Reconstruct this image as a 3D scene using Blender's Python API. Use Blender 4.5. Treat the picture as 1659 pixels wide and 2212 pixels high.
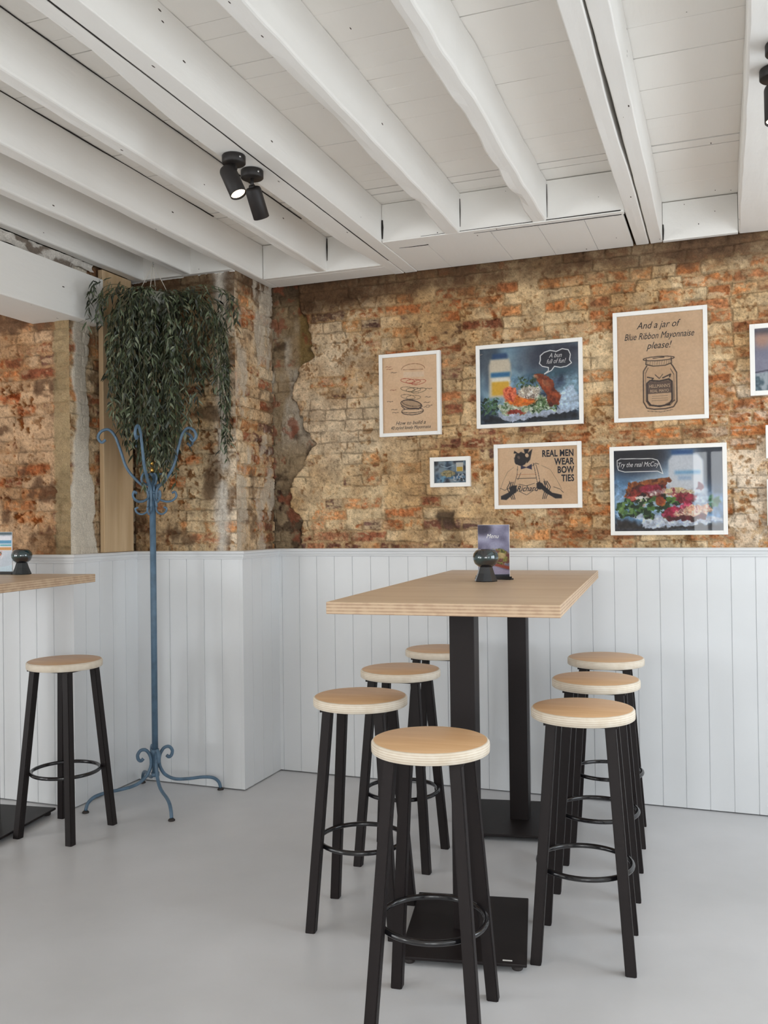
import bpy, bmesh, math, random
import numpy as np
from mathutils import Vector, Matrix
for o in list(bpy.data.objects): bpy.data.objects.remove(o)
SC = bpy.context.scene
COL = SC.collection
R_ = math.radians

# ------------------------------------------------------------------ camera
cam_d = bpy.data.cameras.new('camera'); cam = bpy.data.objects.new('camera', cam_d); COL.objects.link(cam)
cam_d.sensor_fit = 'VERTICAL'; cam_d.sensor_height = 36.0; cam_d.lens = 36.0*1950/2212; cam_d.clip_start = 0.05
ax_y = Vector((735.5, 12.0, 1950.0)).normalized()
p2 = Vector((-264.5, 24.9, 1950.0))
ax_z = ax_y.cross(p2).normalized()
if ax_z.y > 0: ax_z = -ax_z
ax_x = ax_y.cross(ax_z)
right = Vector((ax_x[0], ax_y[0], ax_z[0])); down = Vector((ax_x[1], ax_y[1], ax_z[1])); fwd = Vector((ax_x[2], ax_y[2], ax_z[2]))
M = Matrix.Identity(4)
for i in range(3):
    M[i][0] = right[i]; M[i][1] = -down[i]; M[i][2] = -fwd[i]
M.translation = Vector((2.373, -4.587, 1.40))
cam.matrix_world = M
SC.camera = cam

# ------------------------------------------------------------------ world, light, exposure
SC.view_settings.view_transform = 'Standard'; SC.view_settings.look = 'None'
SC.view_settings.gamma = 1.0; SC.view_settings.use_curve_mapping = False
SC.view_settings.exposure = -0.12
SC.cycles.diffuse_bounces = 8; SC.cycles.max_bounces = 12
world = bpy.data.worlds.new('daylight'); SC.world = world; world.use_nodes = True
bg = world.node_tree.nodes['Background']; bg.inputs[0].default_value = (0.80, 0.90, 1.0, 1); bg.inputs[1].default_value = 1.0
def area(name, loc, rot, sx, sy, power, color):
    l = bpy.data.lights.new(name, 'AREA'); l.shape = 'RECTANGLE'; l.size = sx; l.size_y = sy; l.energy = power; l.color = color
    o = bpy.data.objects.new(name, l); COL.objects.link(o); o.location = loc; o.rotation_euler = rot
    return o
# daylight coming in through the windows of the street side (right) and of the front, plus an added left fill
area('window_daylight', (4.42, -1.45, 1.55), (0, R_(90), 0), 1.7, 1.9, 50, (0.86, 0.94, 1.0))
area('window_daylight', (4.42, -4.6, 1.55), (0, R_(90), 0), 1.7, 2.4, 22, (0.90, 0.96, 1.0))
area('window_daylight', (3.5, -7.75, 1.5), (R_(90), 0, 0), 1.2, 1.6, 72, (0.95, 0.98, 1.0))
area('window_daylight', (2.2, -7.75, 1.3), (R_(90), 0, 0), 0.5, 2.0, 32, (0.95, 0.98, 1.0))
area('window_daylight', (-2.65, -7.75, 1.5), (R_(90), 0, 0), 0.9, 1.6, 98, (0.95, 0.98, 1.0))
area('window_daylight', (-3.42, -4.9, 1.5), (0, R_(-90), 0), 1.6, 2.2, 62, (0.95, 0.98, 1.0))  # added fill lamp to brighten the left floor, no window known there

# ------------------------------------------------------------------ noise helpers
def rs(seed): return np.random.RandomState(seed)
def vnoise(x, y, seed):
    t = rs(seed).rand(256, 256)
    xi = np.floor(x).astype(int); yi = np.floor(y).astype(int)
    fx = x-xi; fy = y-yi; fx = fx*fx*(3-2*fx); fy = fy*fy*(3-2*fy)
    a = t[xi % 256, yi % 256]; b = t[(xi+1) % 256, yi % 256]; c = t[xi % 256, (yi+1) % 256]; d = t[(xi+1) % 256, (yi+1) % 256]
    return (a*(1-fx)+b*fx)*(1-fy)+(c*(1-fx)+d*fx)*fy
def fbm(x, y, sc, seed, octs=4):
    v = 0; a = 1; tot = 0
    for i in range(octs):
        v = v+a*vnoise(x*sc+17.3*i+40, y*sc+9.1*i+40, seed+i); tot += a; a *= .55; sc *= 2.1
    return v/tot
def ss(a, b, x):
    t = np.clip((x-a)/(b-a), 0, 1); return t*t*(3-2*t)
def s2l(c):
    c = np.clip(np.asarray(c, float), 0, 1); return np.where(c <= .04045, c/12.92, ((c+.055)/1.055)**2.4)
def rgb(r, g, b): return tuple(float(v) for v in s2l(np.array([r, g, b])/255.))

# ------------------------------------------------------------------ materials
def new_mat(name):
    m = bpy.data.materials.new(name); m.use_nodes = True
    nt = m.node_tree; b = nt.nodes['Principled BSDF']
    return m, nt, b
def N(nt, t, **k):
    n = nt.nodes.new(t)
    for a, v in k.items(): setattr(n, a, v)
    return n
def plain(name, col, rough=.5, metal=0., spec=.5, bump=0., bscale=200., coat=0., var=0., vscale=6.):
    m, nt, b = new_mat(name)
    b.inputs['Base Color'].default_value = (*col, 1); b.inputs['Roughness'].default_value = rough
    b.inputs['Metallic'].default_value = metal; b.inputs['Specular IOR Level'].default_value = spec
    b.inputs['Coat Weight'].default_value = coat; b.inputs['Coat Roughness'].default_value = .05
    tc = N(nt, 'ShaderNodeTexCoord')
    if bump:
        no = N(nt, 'ShaderNodeTexNoise'); no.inputs['Scale'].default_value = bscale; no.inputs['Detail'].default_value = 4
        bp = N(nt, 'ShaderNodeBump'); bp.inputs['Strength'].default_value = bump; bp.inputs['Distance'].default_value = .002
        nt.links.new(tc.outputs['Object'], no.inputs['Vector']); nt.links.new(no.outputs['Fac'], bp.inputs['Height']); nt.links.new(bp.outputs['Normal'], b.inputs['Normal'])
    if var:
        no = N(nt, 'ShaderNodeTexNoise'); no.inputs['Scale'].default_value = vscale; no.inputs['Detail'].default_value = 5
        mp = N(nt, 'ShaderNodeMapRange'); mp.inputs[3].default_value = 1-var; mp.inputs[4].default_value = 1+var*.5
        mp.inputs[1].default_value = .3; mp.inputs[2].default_value = .7
        mx = N(nt, 'ShaderNodeVectorMath', operation='SCALE'); mx.inputs[0].default_value = col
        nt.links.new(tc.outputs['Object'], no.inputs['Vector']); nt.links.new(no.outputs['Fac'], mp.inputs[0])
        nt.links.new(mp.outputs[0], mx.inputs['Scale']); nt.links.new(mx.outputs[0], b.inputs['Base Color'])
    return m
def vcol_mat(name, rough=.85, spec=.25, fine=0., fscale=300., bump=.3, bdist=.002):
    m, nt, b = new_mat(name)
    a = N(nt, 'ShaderNodeAttribute', attribute_name='Col')
    b.inputs['Roughness'].default_value = rough; b.inputs['Specular IOR Level'].default_value = spec
    if fine:
        tc = N(nt, 'ShaderNodeTexCoord')
        no = N(nt, 'ShaderNodeTexNoise'); no.inputs['Scale'].default_value = fscale; no.inputs['Detail'].default_value = 4
        mp = N(nt, 'ShaderNodeMapRange'); mp.inputs[1].default_value = .3; mp.inputs[2].default_value = .7; mp.inputs[3].default_value = 1-fine; mp.inputs[4].default_value = 1+fine*.7
        mx = N(nt, 'ShaderNodeVectorMath', operation='SCALE')
        nt.links.new(tc.outputs['Object'], no.inputs['Vector']); nt.links.new(no.outputs['Fac'], mp.inputs[0]); nt.links.new(mp.outputs[0], mx.inputs['Scale'])
        nt.links.new(a.outputs['Color'], mx.inputs[0]); nt.links.new(mx.outputs[0], b.inputs['Base Color'])
        bp = N(nt, 'ShaderNodeBump'); bp.inputs['Strength'].default_value = bump; bp.inputs['Distance'].default_value = bdist
        nt.links.new(no.outputs['Fac'], bp.inputs['Height']); nt.links.new(bp.outputs['Normal'], b.inputs['Normal'])
    else:
        nt.links.new(a.outputs['Color'], b.inputs['Base Color'])
    return m
def wood_mat(name, c1, c2, rough=.45, sx=3., sy=40., axis='X', knots=False, spec=.35):
    m, nt, b = new_mat(name)
    tc = N(nt, 'ShaderNodeTexCoord'); mp = N(nt, 'ShaderNodeMapping')
    s = {'X': (sx, sy, sy), 'Y': (sy, sx, sy), 'Z': (sy, sy, sx)}[axis]
    mp.inputs['Scale'].default_value = s
    no = N(nt, 'ShaderNodeTexNoise'); no.inputs['Scale'].default_value = 1; no.inputs['Detail'].default_value = 6; no.inputs['Distortion'].default_value = .6
    cr = N(nt, 'ShaderNodeValToRGB'); cr.color_ramp.elements[0].position = .32; cr.color_ramp.elements[1].position = .68
    cr.color_ramp.elements[0].color = (*c1, 1); cr.color_ramp.elements[1].color = (*c2, 1)
    nt.links.new(tc.outputs['Object'], mp.inputs['Vector']); nt.links.new(mp.outputs[0], no.inputs['Vector']); nt.links.new(no.outputs['Fac'], cr.inputs[0])
    out = cr.outputs[0]
    if knots:
        mp2 = N(nt, 'ShaderNodeMapping'); mp2.inputs['Scale'].default_value = {'X': (.35, 1, 1), 'Y': (1, .35, 1), 'Z': (1, 1, .35)}[axis]
        vo = N(nt, 'ShaderNodeTexVoronoi'); vo.inputs['Scale'].default_value = .9
        c3 = N(nt, 'ShaderNodeValToRGB'); c3.color_ramp.elements[0].position = .05; c3.color_ramp.elements[1].position = .11
        c3.color_ramp.elements[0].color = (.35, .22, .13, 1); c3.color_ramp.elements[1].color = (1, 1, 1, 1)
        mm = N(nt, 'ShaderNodeMix', data_type='RGBA', blend_type='MULTIPLY'); mm.inputs[0].default_value = .8
        nt.links.new(tc.outputs['Object'], mp2.inputs['Vector']); nt.links.new(mp2.outputs[0], vo.inputs['Vector']); nt.links.new(vo.outputs['Distance'], c3.inputs[0])
        nt.links.new(out, mm.inputs[6]); nt.links.new(c3.outputs[0], mm.inputs[7]); out = mm.outputs[2]
    nt.links.new(out, b.inputs['Base Color'])
    b.inputs['Roughness'].default_value = rough; b.inputs['Specular IOR Level'].default_value = spec
    return m
def ply_edge_mat(name, n=300., c1=rgb(226, 200, 165), c2=rgb(176, 140, 108)):
    m, nt, b = new_mat(name)
    tc = N(nt, 'ShaderNodeTexCoord'); sp = N(nt, 'ShaderNodeSeparateXYZ'); mu = N(nt, 'ShaderNodeMath', operation='MULTIPLY'); mu.inputs[1].default_value = n
    sn = N(nt, 'ShaderNodeMath', operation='SINE'); no = N(nt, 'ShaderNodeTexNoise'); no.inputs['Scale'].default_value = 30
    ad = N(nt, 'ShaderNodeMath', operation='MULTIPLY_ADD'); ad.inputs[1].default_value = .25; 
    ad2 = N(nt, 'ShaderNodeMath', operation='ADD')
    cr = N(nt, 'ShaderNodeValToRGB'); cr.color_ramp.elements[0].position = .35; cr.color_ramp.elements[1].position = .8
    cr.color_ramp.elements[0].color = (*c2, 1); cr.color_ramp.elements[1].color = (*c1, 1)
    nt.links.new(tc.outputs['Object'], sp.inputs[0]); nt.links.new(sp.outputs['Z'], mu.inputs[0]); nt.links.new(mu.outputs[0], sn.inputs[0])
    nt.links.new(sn.outputs[0], ad.inputs[0]); nt.links.new(tc.outputs['Object'], no.inputs['Vector']); nt.links.new(no.outputs['Fac'], ad.inputs[2])
    nt.links.new(ad.outputs[0], ad2.inputs[0]); ad2.inputs[1].default_value = .1; nt.links.new(ad2.outputs[0], cr.inputs[0]); nt.links.new(cr.outputs[0], b.inputs['Base Color'])
    b.inputs['Roughness'].default_value = .6
    return m
def chip_paint(name, col, chips=.5):
    # white paint on old timber: soft brush relief plus a few dark chips and nail holes
    m, nt, b = new_mat(name)
    tc = N(nt, 'ShaderNodeTexCoord'); mp = N(nt, 'ShaderNodeMapping'); mp.inputs['Scale'].default_value = (1, .22, 1)
    no = N(nt, 'ShaderNodeTexNoise'); no.inputs['Scale'].default_value = 14; no.inputs['Detail'].default_value = 6
    bp = N(nt, 'ShaderNodeBump'); bp.inputs['Strength'].default_value = .5; bp.inputs['Distance'].default_value = .008
    vo = N(nt, 'ShaderNodeTexVoronoi'); vo.inputs['Scale'].default_value = 13
    vm = N(nt, 'ShaderNodeMapping'); vm.inputs['Scale'].default_value = (1.6, .45, 1.3)
    lt = N(nt, 'ShaderNodeMath', operation='LESS_THAN'); lt.inputs[1].default_value = .05
    n2 = N(nt, 'ShaderNodeTexNoise'); n2.inputs['Scale'].default_value = 3.1
    gt = N(nt, 'ShaderNodeMath', operation='GREATER_THAN'); gt.inputs[1].default_value = chips
    mu = N(nt, 'ShaderNodeMath', operation='MULTIPLY')
    mx = N(nt, 'ShaderNodeMix', data_type='RGBA'); mx.inputs[6].default_value = (*col, 1); mx.inputs[7].default_value = (.06, .045, .035, 1)
    L = nt.links.new
    L(tc.outputs['Object'], mp.inputs['Vector']); L(mp.outputs[0], no.inputs['Vector']); L(no.outputs['Fac'], bp.inputs['Height']); L(bp.outputs['Normal'], b.inputs['Normal'])
    L(tc.outputs['Object'], vm.inputs['Vector']); L(vm.outputs[0], vo.inputs['Vector']); L(vo.outputs['Distance'], lt.inputs[0]); L(tc.outputs['Object'], n2.inputs['Vector']); L(n2.outputs['Fac'], gt.inputs[0])
    L(lt.outputs[0], mu.inputs[0]); L(gt.outputs[0], mu.inputs[1]); L(mu.outputs[0], mx.inputs[0]); L(mx.outputs[2], b.inputs['Base Color'])
    b.inputs['Roughness'].default_value = .55; b.inputs['Specular IOR Level'].default_value = .3
    return m

M_brick = vcol_mat('old_brick_and_plaster', .92, .15, fine=.22, fscale=170, bump=.5, bdist=.004)
M_beam = chip_paint('white_painted_timber', rgb(232, 230, 226), .5)
M_deck = chip_paint('white_painted_boards', rgb(240, 237, 232), .55)
M_dark = plain('dark_gap_shade', (.02, .016, .013), .9)  # near-black colour standing in for shade inside gaps and cracks
M_panel = plain('white_painted_panelling', rgb(224, 226, 228), .42, bump=.1, bscale=40, var=.03, vscale=2.5)
M_plain_wall = plain('plain_plaster', rgb(232, 228, 222), .9)
M_bplain = plain('far_brick_plain', rgb(168, 128, 92), .9, var=.3, vscale=12)
M_black = plain('black_powder_coat', rgb(31, 25, 25), .5, spec=.28, bump=.08, bscale=700)
M_blackgloss = plain('black_gloss_enamel', rgb(26, 25, 28), .16, spec=.7)
M_blackmatt = plain('black_matt_lamp', rgb(34, 30, 29), .5, spec=.4)
M_birch = wood_mat('birch_plywood_face', rgb(230, 190, 146), rgb(216, 172, 126), .4, 2.2, 26, 'X')
M_top = wood_mat('birch_table_face', rgb(222, 198, 170), rgb(208, 180, 150), .38, 1.6, 18, 'X')
M_ply = ply_edge_mat('plywood_edge', 950., rgb(230, 220, 204), rgb(212, 196, 174))
M_plyedge2 = ply_edge_mat('plywood_edge_table', 620., rgb(206, 180, 150), rgb(176, 146, 120))
M_blue = plain('blue_chalk_paint', rgb(88, 114, 136), .42, var=.25, vscale=25, bump=.2, bscale=120)
M_brass = plain('brass', rgb(214, 170, 90), .25, metal=1)
M_foot = plain('dark_rubber', rgb(52, 46, 44), .7)
M_frame = plain('white_frame_lacquer', rgb(238, 236, 232), .4)
M_white = plain('white_paper', rgb(236, 234, 230), .7)
M_ceram = plain('pale_ceramic', rgb(150, 150, 138), .35)
M_cord = plain('white_cord', rgb(206, 200, 190), .8)
M_print = vcol_mat('printed_sheet', .5, .3)
M_ink = plain('black_ink', rgb(44, 38, 40), .7)
M_inkw = plain('white_ink', rgb(240, 240, 240), .6)
M_pine = wood_mat('raw_pine', rgb(212, 186, 150), rgb(194, 164, 126), .6, 1.4, 22, 'Z', knots=True)
M_screw = plain('steel_screw', rgb(200, 200, 200), .25, metal=1)

def floor_mat():
    m, nt, b = new_mat('grey_poured_floor')
    tc = N(nt, 'ShaderNodeTexCoord'); L = nt.links.new
    n1 = N(nt, 'ShaderNodeTexNoise'); n1.inputs['Scale'].default_value = 1.3; n1.inputs['Detail'].default_value = 7; n1.inputs['Roughness'].default_value = .55
    cr = N(nt, 'ShaderNodeValToRGB'); cr.color_ramp.elements[0].position = .3; cr.color_ramp.elements[1].position = .72
    cr.color_ramp.elements[0].color = (*rgb(196, 196, 197), 1); cr.color_ramp.elements[1].color = (*rgb(213, 213, 215), 1)
    vo = N(nt, 'ShaderNodeTexVoronoi'); vo.inputs['Scale'].default_value = 3.3
    lt = N(nt, 'ShaderNodeMath', operation='LESS_THAN'); lt.inputs[1].default_value = .028
    mx = N(nt, 'ShaderNodeMix', data_type='RGBA'); mx.inputs[7].default_value = (.16, .15, .14, 1)
    L(tc.outputs['Object'], n1.inputs['Vector']); L(n1.outputs['Fac'], cr.inputs[0]); L(cr.outputs[0], mx.inputs[6])
    L(tc.outputs['Object'], vo.inputs['Vector']); L(vo.outputs['Distance'], lt.inputs[0])
    mu = N(nt, 'ShaderNodeMath', operation='MULTIPLY'); mu.inputs[1].default_value = .55; L(lt.outputs[0], mu.inputs[0]); L(mu.outputs[0], mx.inputs[0])
    L(mx.outputs[2], b.inputs['Base Color'])
    n2 = N(nt, 'ShaderNodeTexNoise'); n2.inputs['Scale'].default_value = 3.; n2.inputs['Detail'].default_value = 5
    mr = N(nt, 'ShaderNodeMapRange'); mr.inputs[3].default_value = .26; mr.inputs[4].default_value = .46
    L(tc.outputs['Object'], n2.inputs['Vector']); L(n2.outputs['Fac'], mr.inputs[0]); L(mr.outputs[0], b.inputs['Roughness'])
    bp = N(nt, 'ShaderNodeBump'); bp.inputs['Strength'].default_value = .25; bp.inputs['Distance'].default_value = .01
    L(n2.outputs['Fac'], bp.inputs['Height']); L(bp.outputs['Normal'], b.inputs['Normal'])
    b.inputs['Specular IOR Level'].default_value = .5
    return m
M_floor = floor_mat()
def glass_mat():
    m = bpy.data.materials.new('picture_glass'); m.use_nodes = True; nt = m.node_tree; nt.nodes.clear()
    o = N(nt, 'ShaderNodeOutputMaterial'); t = N(nt, 'ShaderNodeBsdfTransparent'); g = N(nt, 'ShaderNodeBsdfGlossy'); g.inputs['Roughness'].default_value = .02
    f = N(nt, 'ShaderNodeFresnel'); f.inputs['IOR'].default_value = 1.45; mx = N(nt, 'ShaderNodeMixShader')
    nt.links.new(f.outputs[0], mx.inputs[0]); nt.links.new(t.outputs[0], mx.inputs[1]); nt.links.new(g.outputs[0], mx.inputs[2]); nt.links.new(mx.outputs[0], o.inputs[0])
    return m
M_glass = glass_mat()

# ------------------------------------------------------------------ mesh helpers
def obj(name, me, mats, parent=None, smooth=False):
    if isinstance(me, bmesh.types.BMesh):
        bm = me; me = bpy.data.meshes.new(name); bm.normal_update(); bm.to_mesh(me); bm.free()
    if not isinstance(mats, (list, tuple)): mats = [mats]
    for m in mats: me.materials.append(m)
    o = bpy.data.objects.new(name, me); COL.objects.link(o)
    if parent is not None: o.parent = parent
    if smooth:
        me.polygons.foreach_set('use_smooth', [True]*len(me.polygons)); 
    return o
def tag(o, label, cat, group=None, kind=None):
    o['label'] = label; o['category'] = cat
    if group: o['group'] = group
    if kind: o['kind'] = kind
    return o
def struct(o, label=None):
    o['kind'] = 'structure'
    if label: o['label'] = label
    return o
def empty(name, loc, rz=0.):
    o = bpy.data.objects.new(name, None); COL.objects.link(o); o.location = loc; o.rotation_euler = (0, 0, rz); o.empty_display_size = .05
    return o
def box(bm, x0, x1, y0, y1, z0, z1, mi=0, bevel=0.):
    vs = [bm.verts.new(p) for p in ((x0, y0, z0), (x1, y0, z0), (x1, y1, z0), (x0, y1, z0), (x0, y0, z1), (x1, y0, z1), (x1, y1, z1), (x0, y1, z1))]
    fs = [bm.faces.new([vs[i] for i in f]) for f in ((3, 2, 1, 0), (4, 5, 6, 7), (0, 1, 5, 4), (1, 2, 6, 5), (2, 3, 7, 6), (3, 0, 4, 7))]
    for f in fs: f.material_index = mi
    if bevel:
        es = list({e for f in fs for e in f.edges})
        bmesh.ops.bevel(bm, geom=es, offset=bevel, segments=2, affect='EDGES', profile=.5)
    return fs
def bx(name, x0, x1, y0, y1, z0, z1, mat, parent=None, bevel=0.):
    bm = bmesh.new(); box(bm, x0, x1, y0, y1, z0, z1, 0, bevel); return obj(name, bm, mat, parent)
def lathe(bm, prof, n=40, z0=0., cx=0., cy=0., mi=0):
    rings = []
    for r, z in prof:
        if r < 1e-6: rings.append([bm.verts.new((cx, cy, z+z0))])
        else: rings.append([bm.verts.new((cx+r*math.cos(2*math.pi*k/n), cy+r*math.sin(2*math.pi*k/n), z+z0)) for k in range(n)])
    for a, b in zip(rings[:-1], rings[1:]):
        for k in range(n):
            k2 = (k+1) % n
            if len(a) == 1 and len(b) > 1: f = bm.faces.new((a[0], b[k2], b[k]))
            elif len(b) == 1 and len(a) > 1: f = bm.faces.new((a[k], a[k2], b[0]))
            elif len(a) > 1: f = bm.faces.new((a[k], a[k2], b[k2], b[k]))
            else: continue
            f.material_index = mi; f.smooth = True
def tube(bm, pts, rad, n=10, closed=False, cap=True):
    pts = [Vector(p) for p in pts]; m = len(pts); rings = []
    ref = None
    for i, p in enumerate(pts):
        if closed: t = (pts[(i+1) % m]-pts[i-1]).normalized()
        else: t = (pts[min(i+1, m-1)]-pts[max(i-1, 0)]).normalized()
        if ref is None:
            ref = Vector((0, 0, 1)) if abs(t.z) < .9 else Vector((1, 0, 0))
        u = (ref-t*ref.dot(t)).normalized(); w = t.cross(u); ref = u
        r = rad[i] if isinstance(rad, (list, tuple)) else rad
        rings.append([bm.verts.new(p+u*r*math.cos(2*math.pi*k/n)+w*r*math.sin(2*math.pi*k/n)) for k in range(n)])
    prs = list(zip(rings[:-1], rings[1:]))
    if closed: prs.append((rings[-1], rings[0]))
    for a, b in prs:
        for k in range(n):
            f = bm.faces.new((a[k], a[(k+1) % n], b[(k+1) % n], b[k])); f.smooth = True
    if cap and not closed:
        bm.faces.new(rings[0][::-1]); bm.faces.new(rings[-1])
def smoothpath(pts, sub=6):
    pts = [Vector(p) for p in pts]; out = []
    P = [pts[0]*2-pts[1]]+pts+[pts[-1]*2-pts[-2]]
    for i in range(1, len(P)-2):
        for k in range(sub):
            t = k/sub; a, b, c, d = P[i-1], P[i], P[i+1], P[i+2]
            out.append(.5*((2*b)+(c-a)*t+(2*a-5*b+4*c-d)*t*t+(3*b-a-3*c+d)*t**3))
    out.append(pts[-1]); return out
def grid_mesh(name, P, C, mat, parent=None, smooth=True, flip=False):
    # P (n,m,3) positions, C (n,m,3) linear colours
    n, m = P.shape[:2]
    idx = np.arange(n*m).reshape(n, m)
    q = np.stack([idx[:-1, :-1], idx[1:, :-1], idx[1:, 1:], idx[:-1, 1:]], -1).reshape(-1, 4)
    if flip: q = q[:, ::-1]
    me = bpy.data.meshes.new(name)
    me.vertices.add(n*m); me.vertices.foreach_set('co', P.reshape(-1).astype(np.float32))
    me.loops.add(q.size); me.polygons.add(len(q))
    me.loops.foreach_set('vertex_index', q.reshape(-1).astype(np.int32))
    me.polygons.foreach_set('loop_start', (np.arange(len(q))*4).astype(np.int32))
    me.polygons.foreach_set('loop_total', np.full(len(q), 4, np.int32))
    me.update(calc_edges=True)
    a = me.color_attributes.new('Col', 'FLOAT_COLOR', 'POINT')
    cc = np.ones((n*m, 4), np.float32); cc[:, :3] = C.reshape(-1, 3); a.data.foreach_set('color', cc.reshape(-1))
    me.polygons.foreach_set('use_smooth', [smooth]*len(q))
    return obj(name, me, mat, parent)
def textmesh(body, size, mat, parent, loc, name='lettering', shear=0., offset=0., align='CENTER', rot=(R_(90), 0, 0), sx=1., sp=1., line=1.):
    cu = bpy.data.curves.new('t', 'FONT'); cu.body = body; cu.size = size; cu.shear = shear; cu.offset = offset
    cu.align_x = align; cu.extrude = .0002; cu.resolution_u = 3; cu.space_character = sp; cu.space_line = line
    t = bpy.data.objects.new('t', cu); COL.objects.link(t); bpy.context.view_layer.update()
    me = bpy.data.meshes.new_from_object(t.evaluated_get(bpy.context.evaluated_depsgraph_get()))
    bpy.data.objects.remove(t)
    me.materials.clear()
    o = obj(name, me, mat, parent); o.location = loc; o.rotation_euler = rot; o.scale = (sx, 1, 1)
    return o

# ------------------------------------------------------------------ floor, outer walls
bm = bmesh.new(); box(bm, -3.2, 4.4, -7.5, .12, -.1, 0); struct(obj('floor', bm, M_floor), 'smooth grey poured concrete floor')
def holed_wall(name, a0, a1, holes, z1, put, th0, th1):
    bm = bmesh.new(); xs = sorted({a0, a1, *[h[0] for h in holes], *[h[1] for h in holes]})
    for u0, u1 in zip(xs[:-1], xs[1:]):
        h = [h for h in holes if h[0] <= u0 and h[1] >= u1]
        segs = [(0, z1)] if not h else [(0, h[0][2]), (h[0][3], z1)]
        for s in segs:
            if s[1]-s[0] > 1e-4:
                if put == 'x': box(bm, th0, th1, u0, u1, s[0], s[1])
                else: box(bm, u0, u1, th0, th1, s[0], s[1])
    return struct(obj(name, bm, M_plain_wall))
holed_wall('wall_left', -7.5, -.9, [(-6.0, -3.8, .7, 2.3)], 3.05, 'x', -3.4, -3.2)  # opening added on this unseen wall for the left fill lamp
holed_wall('wall_right', -7.5, .12, [(-2.4, -.5, .7, 2.4), (-5.8, -3.4, .7, 2.4)], 3.05, 'x', 4.2, 4.4)
holed_wall('wall_front', -3.2, 4.4, [(1.95, 2.45, .3, 2.3), (2.9, 4.1, .7, 2.3), (-3.1, -2.2, .7, 2.3)], 3.05, 'y', -7.7, -7.5)
for i, (u0, u1, side) in enumerate([(-2.4, -.5, 'x'), (-5.8, -3.4, 'x'), (1.95, 2.45, 'y'), (2.9, 4.1, 'y'), (-3.1, -2.2, 'y')]):
    z0, z1 = (.3 if u0 == 1.95 else .7), 2.4 if side == 'x' else 2.3
    bm = bmesh.new(); w = .06
    parts = [(u0, u0+w, z0, z1), (u1-w, u1, z0, z1), (u0+w, u1-w, z0, z0+w), (u0+w, u1-w, z1-w, z1), ((u0+u1)/2-.025, (u0+u1)/2+.025, z0+w, z1-w)]
    for a, b, c, d in parts:
        if side == 'x': box(bm, 4.27, 4.33, a, b, c, d)
        else: box(bm, a, b, -7.63, -7.57, c, d)
    struct(obj('window_%d' % (i+1), bm, M_frame))

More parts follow.
